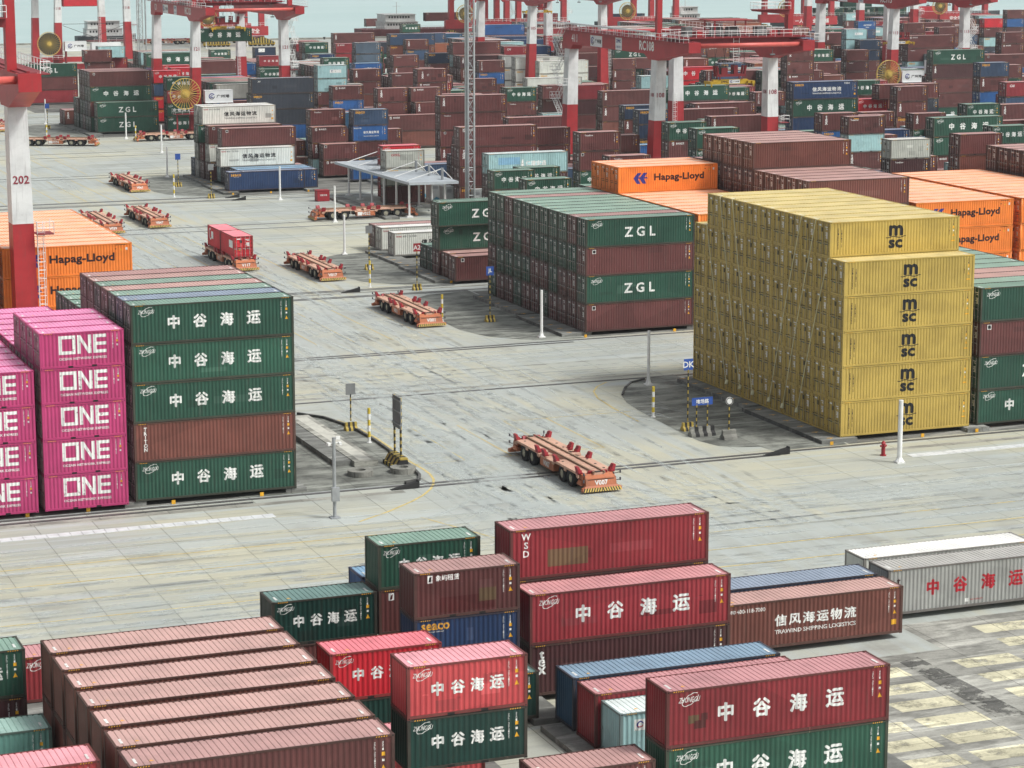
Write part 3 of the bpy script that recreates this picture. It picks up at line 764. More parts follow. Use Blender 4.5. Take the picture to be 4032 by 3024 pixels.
fg(41.4,125.3,1,L2,ST,'br','-','maroon short container at ground level under two others, in the back row')
fg(41.4,128.4,2,L2,ST,'bl','-','small blue container corner behind the green short container')
fg(48.1,122.3,3,L4,HC,'rd2','WSD','long dark red container with stacked letters and olive patch, topmost and farthest')
fg(48.1,122.3,2,L4,HC,'dbr','-','long dark maroon container under the one with the olive patch')
fg(48.1,122.3,1,L4,HC,'dbr','-','long dark maroon container on the ground behind the red one with characters')
fg(48.1,119.4,2,L4,HC,'rd2','ZG','long red container with four white characters and a dented side')
C[-1]['c'] = 'rd2'
fg(48.1,119.4,1,L4,HC,'dbr','TX','long dark maroon container with white vertical letters, under the dented red one')
fg(61.2,122.6,1,L4,HC,'br2','XFR','long red brown container with a phone number and six white characters')
fg(61.2,125.6,1,L4,HC,'bl2','-','long slate blue container lying behind the one with the phone number')
fg(74.3,125.9,1,L4,HC,'gy','ZGX','grey refrigerated container with red characters at the right edge')
fg(74.3,128.9,1,L4,HC,'wh','-','white roofed refrigerated container behind the grey one with red characters')
fg(48.1,113.3,1,L4,HC,'dsb','-','long faded blue container with rusty roof corners on the ground')
fg(48.1,110.4,1,L4,HC,'rd2','-','long wine red container with pinkish roof beside the faded blue one')
fg(48.4,107.9,1,L2,ST,'teal','EM','rusty pale turquoise container with round emblem between two red ones')
fg(47.9,101.4,2,L4,HC,'rd2','ZGR','long red container with four white characters and brown repair patches')
fg(47.9,101.4,1,L4,HC,'gr2','ZG','long green container with white characters beneath the patched red one')
fg(41.2,101.2,1,L2,ST,'br','-','short maroon container at the bottom edge between the two front stacks')
fg(41.2,116.0,1,L2,ST,'dgr','-','dark green container edge showing right of the bright red container')
for i, (y, nm) in enumerate(((103.3,'sixth'),(106.3,'fifth'),(109.4,'fourth'),(112.4,'third'),(115.4,'second'),(118.4,'first'))):
    fg(21.7,y,2,L4,HC,'br2','-',f'long rust brown container with pink roof, {nm} from the back of six alike')
    fg(21.7,y,1,L4,HC,'br2','-',f'long rust brown container underneath the {nm} pink roof from the back')
fg(21.7,100.5,2,L4,HC,'br','TX','long maroon container with worn mossy roof in front of the six pink roofs')
fg(21.7,100.5,1,L4,HC,'br','-','maroon container under the one with the worn mossy roof')
fg(15.0,103.6,2,L2,ST,'ch','-','short red container with worn pink roof at the lower left corner')
fg(15.0,103.6,1,L2,ST,'ch','-','short red container under the worn pink roof at the lower left corner')
fg(15.25,116.4,1,L2,ST,'pg','-','pale green container with peeling roof at the left edge')
fg(15.0,121.7,2,L2,ST,'gr','ZG','green short container high at the left edge above a dark maroon one')
fg(15.0,121.7,1,L2,ST,'dbr','-','dark maroon container under the green one at the left edge')
fg(21.7,128.4,1,L4,ST,'rd2','ZG','red container with a white emblem just behind the green one at left edge')
fg(35.2,125.2,2,L2,ST,'dgr','ZG','dark green short container with white characters behind the bright red one')
fg(35.2,125.2,1,L2,ST,'br','-','short maroon container under the dark green one with white characters')
fg(35.3,114.9,2,L2,ST,'rd','ZG','vivid red short container between the pink roofs and the front red one')
fg(35.3,114.9,1,L2,ST,'dgr','-','dark green short container below the vivid red one')
fg(35.3,108.6,1,L2,ST,'ch','-','red container roof low behind the front bright red container')

# -- block A
def row_block(x, y0, pit, rows, tiers, L, H, colf, desf, stack, group, z0=Z0, door=True, r0=0):
    for r in range(r0, r0+rows):
        T = tiers(r) if callable(tiers) else tiers
        for t in range(T):
            c = colf(r, t); lab = f"{CN[c]} container, {TIER[t]} tier, {ORD[r]} row from the front, {stack}"
            add(x, y0+pit*r, z0+H*t, L, H, c, desf(r, t, c), door, lab, group)
PT = 2.544
row_block(97.0,172.7,PT,11,lambda r: 6 if 1 <= r <= 9 else 5,L4,HC,lambda r,t:'msc',lambda r,t,c:'MS','yellow stack','yellow containers in the roped stack')
def pick(opts, r, t, s=0): 
    return opts[(r*7+t*13+s+(r*t)%3) % len(opts)]
gb = lambda r, t: {(0,3):'gr',(0,2):'br',(0,1):'gr',(0,0):'gr'}.get((r,t), 'br2' if r in (2,3) else 'gr2')
row_block(110.0,172.8,PT,11,4,L4,HC,gb,lambda r,t,c:('F' if c == 'br' else 'ZG' if t == 0 else 'ZL'),'stack right of the yellow one','green and maroon containers beside the yellow stack')
row_block(31.5,171.3,2.6,11,lambda r: 5 if r < 4 else 4,L2,ST,lambda r,t:'pk',lambda r,t,c:'ON','pink stack beside the green one','pink containers')
row_block(24.95,171.3,2.6,11,4,L2,ST,lambda r,t:'pk',lambda r,t,c:'ON','pink stack at the left edge','pink containers')
GL = {0:'gr',1:'bl2',2:'gr2',3:'br2',4:'gr2',5:'br2',6:'br',7:'gr2',8:'gr',9:'gr2',10:'gr2'}
row_block(38.2,171.8,PT,11,lambda r: 5 if r < 7 else 4,L4,HC,lambda r,t: ({4:'gr',3:'gr2',2:'gr',1:'br2',0:'gr'}[t] if r == 0 else GL[r]),
          lambda r,t,c:('TR' if c == 'br2' else 'ZG'),'stack right of the pink one','green and brown containers beside the pink stack')
# -- block B
DZ = ["gmmg","gmgm","gggm","ggmm","ggmg","gmgm","ggmg","ggmm","gggg","ggmm","gggm"]   # from the front row back, top tier first
def zc(r, t):
    if r == 0: return ('br','gr','br','gr')[t]
    s = ["gmgm","mgmm","ggmm","gggm","ggmg","ggmm","gmgm","gggg","mmgm","gggm","ggmg"][r]
    return {'g':'gr2','m':'br'}[s[3-t]]
row_block(97.5,226.9,PT,11,4,L4,HC,zc,lambda r,t,c:('F' if c == 'br' else 'ZL'),'stack left of the yellow one','green and maroon containers of the big mixed stack')
row_block(110.1,226.9,PT,11,lambda r: 5 if r >= 8 else 4,L4,HC,lambda r,t:'or',lambda r,t,c:'HL','orange stack behind the mixed one','orange containers')
row_block(122.8,226.9,PT,11,lambda r: 6 if 5 <= r <= 9 else 5,L4,HC,lambda r,t:'br2',lambda r,t,c:'-','brown stack behind the yellow one','brown containers behind the yellow stack')
row_block(136.1,227.2,PT,11,4,L4,HC,lambda r,t:'or',lambda r,t,c:'HL','orange stack right of the brown one','orange containers')
row_block(149.3,227.2,PT,11,4,L4,HC,lambda r,t:'or',lambda r,t,c:'HL','orange stack at the right edge','orange containers')
row_block(162.3,227.2,PT,11,5,L4,HC,lambda r,t:'br2',lambda r,t,c:'-','brown stack at the right edge','brown containers at the right edge')
row_block(38.6,226.9,PT,11,4,L4,HC,lambda r,t:'or',lambda r,t,c:'HL','orange stack behind the pink one','orange containers')
row_block(25.7,226.9,PT,11,4,L4,HC,lambda r,t:'or',lambda r,t,c:'HL','orange stack at the left edge','orange containers')
# -- block C, D, E near bays (placed by hand)
GM = 'containers of the yard behind the cross road'
def mid(x, y, cols, L, H, lab, door=True, z=Z0):
    for t, (c, d) in enumerate(cols):
        add(x, y, z+H*t, L, H, c, d, door, f"{CN[c]} container, {TIER[t]} tier, {lab}", GM)
mid(97.4,267.6,[('br2','F')],L4,HC,'standing in front of two green ones with white capitals')
mid(97.2,270.15,[('br','F'),('gr','ZL'),('gr','ZL')],L4,HC,'in the stack half hidden by the big mixed stack')
mid(97.4,272.7,[('gr','ZG')],L4,HC,'first row behind the hidden capitals stack'); mid(97.4,275.2,[('gr','ZG')],L4,HC,'second row behind the hidden capitals stack')
mid(97.6,292.9,[('wh','XF')],L4,HC,'stained white with black brush characters, on the ground'); mid(97.6,295.5,[('br','TX')],L4,HC,'right behind the stained white one on the ground')
mid(99.2,365.1,[('bl3','SE')],L4,HC,'with yellow lettering at the front of the far left row')
for i, c in enumerate(('bl','dsb','br','db2','teal')): mid(99.2,367.65+2.544*i,[(c,'-')],L4,HC,f'{ORD[i+1]} row behind the navy one')
mid(97.9,370.2,[],L4,HC,'')
mid(98.0,380.4,[('br','F'),('wh','XF'),('br','F')],L4,HC,'far left pile with a white one in the middle')
mid(97.8,383.0,[('br','-'),('rd2','CA'),('gr','ZL')],L4,HC,'row behind the far left pile')
mid(97.6,385.5,[('gy','-'),('wh2','-'),('wh2','-'),('wh','XF')],L4,HC,'tall pile topped by white with black characters')
mid(97.6,388.1,[('dsb','-')],L4,HC,'behind the tall white topped pile')
mid(99.5,471.7,[('gr','ZL'),('gr','ZL')],L4,HC,'front of the far green stack')
for i, cs in enumerate((('gr','br','gr','br'),('gr2','db','gr','dbr'),('br','gr','br','br'),('gr','gr','br','br'))):
    mid(98.8,474.3+2.544*i,[(c,'ZG' if t == 2 else 'F') for t, c in enumerate(cs)],L4,HC,f'{ORD[i+1]} row of the far green stack')
mid(98.6,484.5,[('gr','-'),('br','-')],L4,HC,'sixth row of the far green stack'); mid(98.6,487,[('gr','-'),('gr','-')],L4,HC,'seventh row of the far green stack')
mid(99.6,549.3,[('rd2','-'),('br','F'),('gr','ZL')],L4,HC,'three high beside the tall white and red crane leg')
mid(113.4,472.0,[('gr','ZG'),('gr','ZG'),('rd2','ZG'),('gr','ZG')],L2,ST,'short pile by the yellow cable reel')
mid(119.5,372.7,[('bl','XF')],L4,HC,'on the ground behind the white canopy')

HANDN = len(C)
BG=[
(160.5, 258.2, 6, 20, 'br', '-'),
(97.2, 264.6, 1, 40, 'br', 'F'),
(97.7, 268.2, 3, 40, 'gr', 'ZL'),
(110.0, 273.8, 4, 20, 'gr', 'ZG'),
(134.0, 276.9, 6, 20, 'gr', 'ZG'),
(163.4, 280.0, 5, 20, 'wh2', '-'),
(166.0, 281.9, 4, 20, 'br', '-'),
(97.4, 288.0, 1, 40, 'wh', 'XF'),
(186.9, 293.3, 5, 20, 'gr', 'ZG'),
(131.0, 297.3, 4, 20, 'br', 'TE'),
(129.7, 304.2, 5, 20, 'br', 'TE'),
(193.2, 307.8, 3, 20, 'rd2', 'ZG'),
(118.8, 308.3, 3, 20, 'gr', 'ZG'),
(123.6, 310.9, 3, 20, 'gr', 'ZG'),
(176.0, 313.4, 5, 20, 'br', 'TT'),
(147.5, 314.0, 5, 20, 'gr', 'ZG'),
(175.2, 319.9, 5, 20, 'br', 'TX'),
(195.0, 321.2, 4, 40, 'gr', 'ZG'),
(123.1, 321.6, 3, 40, 'teal', 'RJ'),
(141.9, 324.7, 4, 20, 'br', 'XY'),
(204.5, 328.5, 5, 20, 'gr', 'ZG'),
(122.8, 332.4, 4, 40, 'br', 'XY'),
(123.3, 333.8, 3, 40, 'br', 'F'),
(186.9, 333.8, 3, 40, 'bl3', 'SE'),
(152.6, 335.3, 3, 20, 'bl', 'AT'),
(114.1, 338.9, 3, 20, 'wh2', 'OO'),
(137.4, 339.3, 4, 20, 'br', '-'),
(204.2, 341.8, 4, 20, 'br', 'TX'),
(214.5, 343.0, 3, 40, 'br', 'TX'),
(197.7, 346.9, 4, 20, 'br', '-'),
(116.2, 348.3, 3, 20, 'rd', 'ZG'),
(227.6, 353.5, 4, 20, 'br', 'TX'),
(192.1, 360.9, 5, 40, 'bl3', 'XFS'),
(214.1, 364.8, 5, 20, 'br', 'F'),
(97.9, 365.1, 1, 40, 'bl3', 'SE'),
(194.5, 365.3, 4, 40, 'br', 'TX'),
(237.3, 367.0, 5, 20, 'rd2', 'CA'),
(180.3, 367.8, 3, 40, 'br', 'TX'),
(219.4, 370.0, 5, 20, 'br', '-'),
(213.5, 370.2, 5, 20, 'br', '-'),
(240.1, 371.2, 4, 20, 'rd2', 'CA'),
(97.7, 371.7, 2, 40, 'wh', 'XF'),
(210.8, 373.5, 4, 20, 'rd', 'ZG'),
(98.7, 374.0, 3, 40, 'br', 'F'),
(148.1, 377.9, 3, 40, 'br', '-'),
(213.5, 378.9, 5, 20, 'gr', 'ZG'),
(240.0, 379.4, 6, 20, 'bl2', 'SE'),
(116.9, 380.3, 2, 20, 'br', 'F'),
(97.7, 382.1, 3, 40, 'gr', 'ZL'),
(181.0, 382.8, 3, 40, 'br', '-'),
(122.8, 383.0, 3, 20, 'bl', 'XF'),
(122.9, 383.3, 4, 20, 'bl2', 'SE'),
(97.6, 383.5, 4, 40, 'wh', 'XF'),
(115.8, 383.6, 3, 20, 'br', 'XY'),
(116.3, 384.7, 4, 20, 'br', 'TE'),
(140.7, 389.6, 4, 40, 'br', 'TX'),
(190.0, 393.6, 3, 40, 'br', 'TX'),
(202.0, 393.7, 4, 20, 'br', 'TR'),
(179.6, 394.9, 3, 20, 'db', 'SE'),
(227.3, 397.5, 3, 20, 'gr', 'ZG'),
(235.3, 400.7, 3, 20, 'br', 'TX'),
(132.3, 403.0, 2, 20, 'br', 'F'),
(181.3, 404.9, 3, 20, 'db', 'SE'),
(261.8, 409.1, 5, 20, 'br', 'TR'),
(164.5, 420.4, 4, 20, 'gr', 'ZG'),
(142.1, 422.5, 2, 40, 'br', 'XY'),
(173.1, 423.8, 4, 20, 'br', 'TE'),
(148.7, 425.6, 3, 20, 'br', 'TX'),
(173.9, 425.8, 3, 20, 'br', 'TE'),
(148.3, 427.0, 4, 20, 'br', 'XY'),
(186.9, 427.5, 3, 40, 'br', 'TX'),
(142.1, 427.7, 4, 20, 'br', 'TX'),
(168.0, 430.9, 3, 20, 'br', 'XY'),
(204.6, 433.2, 3, 40, 'gr', 'ZG'),
(229.4, 434.2, 6, 20, 'br', 'TX'),
(262.6, 434.4, 5, 40, 'gr', 'ZL'),
(136.2, 436.0, 4, 20, 'br', 'XY'),
(153.7, 438.6, 5, 20, 'br', 'TX2'),
(173.6, 439.7, 3, 20, 'br', 'XY'),
(217.8, 439.7, 3, 20, 'gr', 'ZG'),
(205.4, 439.8, 3, 20, 'gr', 'ZG'),
(122.8, 442.7, 4, 40, 'db2', 'XX'),
(237.2, 442.9, 4, 20, 'br', 'TE'),
(182.7, 443.0, 3, 40, 'rd2', '-'),
(234.6, 443.9, 5, 20, 'br', 'TX'),
(230.3, 445.9, 4, 20, 'gr', 'ZG'),
(139.5, 456.5, 5, 20, 'teal', 'AN'),
(291.0, 458.1, 4, 40, 'br', 'F'),
(134.3, 461.9, 2, 40, 'teal', 'RJ'),
(158.0, 465.6, 4, 20, 'br', 'TE'),
(187.1, 466.2, 3, 40, 'wh', '-'),
(134.2, 467.9, 2, 40, 'br', 'TX'),
(167.5, 473.1, 3, 20, 'rd2', '-'),
(134.9, 473.3, 3, 40, 'br', 'F'),
(304.6, 474.5, 6, 20, 'br', 'TR'),
(180.3, 481.1, 3, 20, 'br', 'F'),
(154.8, 481.2, 4, 20, 'br', 'TX'),
(288.1, 485.7, 5, 40, 'br', 'XY'),
(229.4, 487.2, 3, 40, 'rd', 'ZG'),
(115.5, 492.5, 4, 20, 'rd', 'ZG'),
(189.1, 498.3, 4, 20, 'br', 'TR'),
(121.0, 498.6, 4, 20, 'rd', 'ZG'),
(132.1, 498.9, 2, 20, 'gr', 'ZG'),
(161.2, 500.2, 4, 20, 'bl', 'AT'),
(283.1, 506.0, 4, 20, 'br', '-'),
(121.5, 508.4, 4, 20, 'rd', 'ZG'),
(135.6, 515.3, 2, 20, 'br', '-'),
(211.0, 518.6, 3, 40, 'wh', 'TX'),
(307.1, 521.1, 6, 20, 'br', '-'),
(160.7, 521.4, 4, 20, 'gr', 'ZG'),
(108.2, 524.1, 5, 20, 'br', 'F'),
(108.8, 524.4, 4, 20, 'br', 'F'),
(178.2, 524.9, 4, 20, 'br', 'TE'),
(171.7, 532.4, 5, 20, 'gyb', '-'),
(211.3, 534.1, 3, 40, 'wh', 'TX'),
(236.2, 534.4, 3, 20, 'br', '-'),
(242.0, 535.5, 3, 20, 'br', 'TR'),
(173.0, 536.5, 4, 20, 'bl2', '-'),
(114.3, 538.6, 5, 20, 'teal', '-'),
(143.2, 539.8, 2, 20, 'br', 'TE'),
(115.3, 540.9, 4, 20, 'rd2', '-'),
(210.7, 541.2, 3, 40, 'gy', 'TX'),
(308.2, 544.3, 4, 20, 'db', '-'),
(306.1, 547.5, 5, 20, 'teal', 'AN'),
(333.5, 548.3, 5, 20, 'br', '-'),
(309.9, 554.1, 4, 20, 'db', '-'),
(159.2, 567.9, 2, 20, 'gr', 'ZG'),
(203.2, 572.3, 3, 20, 'db', 'SE'),
(161.5, 576.7, 3, 20, 'rd2', 'ZR'),
(150.0, 581.3, 2, 40, 'bl', '-'),
(203.0, 587.8, 4, 20, 'br', 'TX'),
(371.9, 587.8, 5, 20, 'rd', '-'),
(200.2, 592.5, 4, 40, 'bl2', 'SE'),
(267.5, 604.1, 2, 40, 'gr', 'ZL'),
(218.5, 615.0, 3, 20, 'ru', '-'),
(218.1, 617.0, 4, 20, 'bl2', 'SE'),
(195.4, 622.8, 3, 20, 'rd2', 'XY'),
(410.4, 636.2, 5, 20, 'br', '-'),
(360.4, 637.7, 4, 20, 'bl', 'AT'),
(412.1, 645.9, 3, 40, 'db', '-'),
(205.9, 658.1, 3, 40, 'br', 'TX'),
(183.4, 659.0, 2, 20, 'db', 'NB'),
(181.0, 698.0, 1, 20, 'gr', 'ZG'),
(248.1, 722.2, 3, 20, 'gr', 'ZG'),
(416.2, 744.7, 3, 20, 'teal', 'AN'),
(284.9, 870.1, 1, 40, 'br', '-'),
]

def hit(a, x, y, z, L, H, tol=.12):
    return a['x'] < x+L-tol and x < a['x']+a['L']-tol and a['y'] < y+CW-tol and y < a['y']+CW-tol and a['z'] < z+H-tol and z < a['z']+a['H']-tol
_G = {}
def cells(x, y, L): return [(i, j) for i in range(int(x//7), int((x+L)//7)+1) for j in range(int(y//5), int((y+CW)//5)+1)]
def reg(c):
    for k in cells(c['x'], c['y'], c['L']): _G.setdefault(k, []).append(c)
def free(x, y, z, L, H, tol=.12):
    return not any(hit(a, x, y, z, L, H, tol) for k in cells(x, y, L) for a in _G.get(k, ()))
for c in C: reg(c)
ROWS = {}
def snap_row(y):
    for a, b in ((266.9,296),(324.8,353),(364.8,393),(431.2,460),(466.4,499)):
        if a-2 < y < b: return a+round((y-a)/PT)*PT
    return y
bgrec = []
for (x, y, t, L, c, d) in BG:
    LL, H = (L2, ST) if L == 20 else (L4, HC); z = Z0+H*(t-1); y = snap_row(y)
    for dx in (0, .25, -.25, .5, -.5, .9, -.9):
        if free(x+dx, y, z, LL, H, .3): break
    x += dx
    k = add(x, y, z, LL, H, c, d, True, None, GM); reg(k); bgrec.append(k)
SUP = ['br','br','br','dbr','gr','bl2','br','db2','br2','teal','bl','br']
rs = random.Random(11)
for k in list(bgrec):                     # what the measured ones stand on
    z = k['z']-k['H']
    while z > 0:
        if free(k['x'], k['y'], z, k['L'], k['H']):
            cc = rs.choice(SUP) if rs.random() < .6 else k['c']
            q = add(k['x'], k['y'], z, k['L'], k['H'], cc, 'ZG' if cc in ('gr','gr2') else rs.choice(['TX','XY','F','-','TE','TX']) if cc in ('br','dbr') else rs.choice(['SE','-']), True, None, GM); reg(q)
        z -= k['H']
# ---------------------------------------------------------------- what the camera sees of each container
FPX, PCH, YAW, CH = 9641.0/3.9375, rad(10.959), rad(21.508), 42.8
_F = np.array([sin(YAW)*cos(PCH), cos(YAW)*cos(PCH), -sin(PCH)]); _R = np.array([cos(YAW), -sin(YAW), 0]); _U = np.cross(_R, _F)
RS = 2; GW, GH = 1024//RS, 768//RS
class View:
    def __init__(s, org):
        s.o = np.array(org, float)
        u = (np.arange(GW)+.5)*RS-512; v = (np.arange(GH)+.5)*RS-384
        s.D = _F[None,None,:]+_R[None,None,:]*(u[None,:,None]/FPX)-_U[None,None,:]*(v[:,None,None]/FPX)
        s.Z = np.full((GH, GW), 1e9); s.I = np.full((GH, GW), -1, int)
    def pr(s, P):
        P = np.asarray(P, float)-s.o; d = P@_F
        return np.stack([512+FPX*(P@_R)/d, 384-FPX*(P@_U)/d], -1)/RS
    def faces(s, c):
        x, y, z, X, Y, Zt = c['x'], c['y'], c['z'], c['x']+c['L'], c['y']+CW, c['z']+c['H']
        out = [(1, y, [(x,y,z),(X,y,z),(X,y,Zt),(x,y,Zt)])]
        if x > s.o[0]: out.append((0, x, [(x,y,z),(x,Y,z),(x,Y,Zt),(x,y,Zt)]))
        if X < s.o[0]: out.append((0, X, [(X,y,z),(X,Y,z),(X,Y,Zt),(X,y,Zt)]))
        out.append((2, Zt, [(x,y,Zt),(X,y,Zt),(X,Y,Zt),(x,Y,Zt)]))
        return out
    def mask(s, pts):
        q = s.pr(pts); a0, b0 = np.floor(q.min(0)).astype(int); a1, b1 = np.ceil(q.max(0)).astype(int)
        a0, b0, a1, b1 = max(a0,0), max(b0,0), min(a1,GW), min(b1,GH)
        if a0 >= a1 or b0 >= b1: return None
        gx, gy = np.meshgrid(np.arange(a0,a1)+.5, np.arange(b0,b1)+.5); n = len(q)
        A = sum(q[i][0]*q[(i+1)%n][1]-q[(i+1)%n][0]*q[i][1] for i in range(n)); sg = 1 if A > 0 else -1
        m = np.ones(gx.shape, bool)
        for i in range(n):
            p, r = q[i], q[(i+1)%n]; m &= sg*((r[0]-p[0])*(gy-p[1])-(r[1]-p[1])*(gx-p[0])) >= 0
        return (slice(b0,b1), slice(a0,a1)), m
    def draw(s, i, c):
        for ax, val, pts in s.faces(c):
            k = s.mask(pts)
            if k is None: continue
            sl, m = k; t = (val-s.o[ax])/s.D[sl][..., ax]
            w_ = m & (t < s.Z[sl]) & (t > 0)
            s.Z[sl] = np.where(w_, t, s.Z[sl]); s.I[sl] = np.where(w_, i, s.I[sl])
    def count(s, n): return np.bincount(s.I[s.I >= 0].ravel(), minlength=n)

KEEP = View((0,0,CH))            # only the containers read off the photograph
for i, c in enumerate(C): KEEP.draw(i, c)
# cable reels, white houses and the spreader that stand in plain view
for bx, by, bz, bl, bh in ((114.5,460.5,4.6,15,9.0),(267,461,5.0,7,6.5),(274,461,4.5,12,6.5),(155,317,16.5,8,6)):
    KEEP.draw(99999, dict(x=bx, y=by, z=bz, L=bl, H=bh))
def blocks_keep(c):
    """would this filler hide a container that the photograph shows?"""
    bad = tot = 0
    for ax, val, pts in KEEP.faces(c):
        k = KEEP.mask(pts)
        if k is None: continue
        sl, m = k; t = (val-KEEP.o[ax])/KEEP.D[sl][..., ax]
        bad += int((m & (KEEP.I[sl] >= 0) & (t < KEEP.Z[sl]-.5)).sum()); tot += int(m.sum())
    return bad > 2 and bad > .04*tot
FC = [('br',38),('dbr',6),('br2',14),('gr',11),('gr2',6),('bl2',6),('bl3',3),('bl',2),('db2',2),('teal',5),('wh2',3),('wh',1),('rd2',5),('rd',1),('gy',2),('dsb',2),('ru',2)]
def rcol(r): return r.choices([a for a, _ in FC], [b for _, b in FC])[0]
def rdes(r, c):
    if c in ('gr','gr2'): return r.choice(['ZG','ZG','ZL','ZG'])
    if c in ('br','dbr','br2'): return r.choice(['TX','XY','F','TE','TR','-','TX','XY'])
    if c in ('rd','rd2'): return r.choice(['ZG','CA','-'])
    if c in ('bl','bl2','bl3'): return r.choice(['SE','AT','SE','XF','-'])
    if c == 'teal': return r.choice(['AN','RJ','-'])
    return r.choice(['TX','-'])
rf = random.Random(77)
def fill(xa, xb, y0, rows, h0, h1, off=97.2, wave=.25, skip=0.02):
    j = 0; x = off
    while x < xb:
        if x >= xa:
            two = rf.random() < .5; base = rf.uniform(h0, h1)
            for r in range(rows):
                y = y0+PT*r
                if x+12 < .165*y or x > .685*y: continue
                if rf.random() < .16: base = rf.uniform(h0, h1)
                if rf.random() < skip: continue
                col0 = rcol(rf)
                for (xx, LL, H) in (((x, L2, ST), (x+6.13, L2, ST)) if two else ((x, L4, HC),)):
                    n = max(1, int(round(base*2.75/H+rf.uniform(-wave, wave))))
                    for t in range(n):
                        cc = col0 if rf.random() < .4 else rcol(rf); z = Z0+H*t
                        if not free(xx, y, z, LL, H): continue
                        c = dict(x=xx, y=y, z=z, L=LL, H=H, c=cc, d=rdes(rf, cc), door=True, label=None, group=GM)
                        if blocks_keep(c): break
                        C.append(c); reg(c)
        x += 13.0
fill(110,185,266.9,11,3.4,4.6)
fill(128,220,324.8,11,2.4,4.2,97.2+5)
fill(97,265,364.8,11,2.2,4.4)
fill(120,300,431.2,11,2.6,4.4)
fill(97,330,466.4,12,2.2,4.3)
fill(112,380,531,12,2.2,4.0)
fill(150,420,571,12,1.8,3.8)
fill(190,440,608,11,1.8,3.6)
fill(225,460,645,11,1.6,3.4)
fill(250,290,686,10,1.2,2.6); fill(318,480,686,12,1.4,3.2)
# vacant bay on the right and in the nearest rows stay as they are
NV = len(C)
cnt = np.zeros(NV, int); tot = np.zeros(NV, int)
for k, org in enumerate(((0,0,CH), (-6,2,CH), (6,-2,CH))):
    V_ = View(org)
    for i, c in enumerate(C): V_.draw(i, c)
    n = V_.count(NV); tot += n
    if k == 0:
        cnt = n; CENT = {}
        yy, xx = np.nonzero(V_.I >= 0); ids = V_.I[yy, xx]
        sx_ = np.bincount(ids, xx, NV); sy_ = np.bincount(ids, yy, NV)
        for i in range(NV):
            if n[i]: CENT[i] = (100*(sx_[i]/n[i]+.5)/GW, 100*(sy_[i]/n[i]+.5)/GH)
order = sorted([i for i in range(NV) if cnt[i] >= 8], key=lambda i: -cnt[i])[:300]
SOLO = set(order)
MASS = [i for i in range(NV) if i not in SOLO and (tot[i] > 0)]
print('containers', NV, 'solo', len(SOLO), 'smallest', cnt[order[-1]] if order else 0, 'mass', len(MASS))

seen_lab = {}
BLK = [266.9,324.8,364.8,431.2,466.4,531,571,608,645,686,760,820]
_w1 = 'zeroth first second third fourth fifth sixth seventh eighth ninth tenth eleventh twelfth thirteenth fourteenth fifteenth sixteenth seventeenth eighteenth nineteenth'.split()
def nword(n):
    if n < 20: return _w1[n]
    t_, u_ = divmod(n, 10); return 'twentieth thirtieth fortieth fiftieth sixtieth'.split()[t_-2] if u_ == 0 else 'twenty thirty forty fifty sixty'.split()[t_-2]+'-'+_w1[u_]
def build_container(i, c):
    e = empty('shipping_container', (c['x'], c['y'], c['z']))
    lab = c['label']
    if not lab:
        k = sum(1 for b in BLK if b-3 < c['y'])-1; row = max(0, int(round((c['y']-BLK[k])/PT))); tr = int(round((c['z']-Z0)/c['H']))
        slot = max(1, int(round((c['x']-97)/6.5))+1); sz = 'short ' if c['L'] < 8 else 'long '
        lab = f"{sz}{CN[c['c']]} container, {TIER[min(tr,5)]} tier, {nword(row+1)} row, {nword(slot)} slot from the road, {nword(k+3)} block back"
    j = 0
    while lab in seen_lab: j += 1; lab = lab.replace('container', ('narrower','farther','fainter','darker')[j % 4]+' container', 1)
    seen_lab[lab] = i
    tag(e, lab, 'shipping container', c['group'])
    L, H, cc, dr = c['L'], c['H'], c['c'], c['door']
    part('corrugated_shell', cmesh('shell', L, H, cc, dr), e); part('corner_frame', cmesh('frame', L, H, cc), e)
    if dr:
        for k in (0, 1):
            d = part('door', cmesh('door', L, H, cc, True, k), e)
            part('lock_rod', cmesh('rods', L, H, cc, True, k), d)
    dm = decal_mesh(c['d'], L, H)
    if dm: part('lettering', dm, e)
    if cc not in ('msc','or','pk') and (i*7) % 10 < 6: part('repaint_patch', patches(L, H, cc, (i*13) % 9), e)
for i in order: build_container(i, C[i])

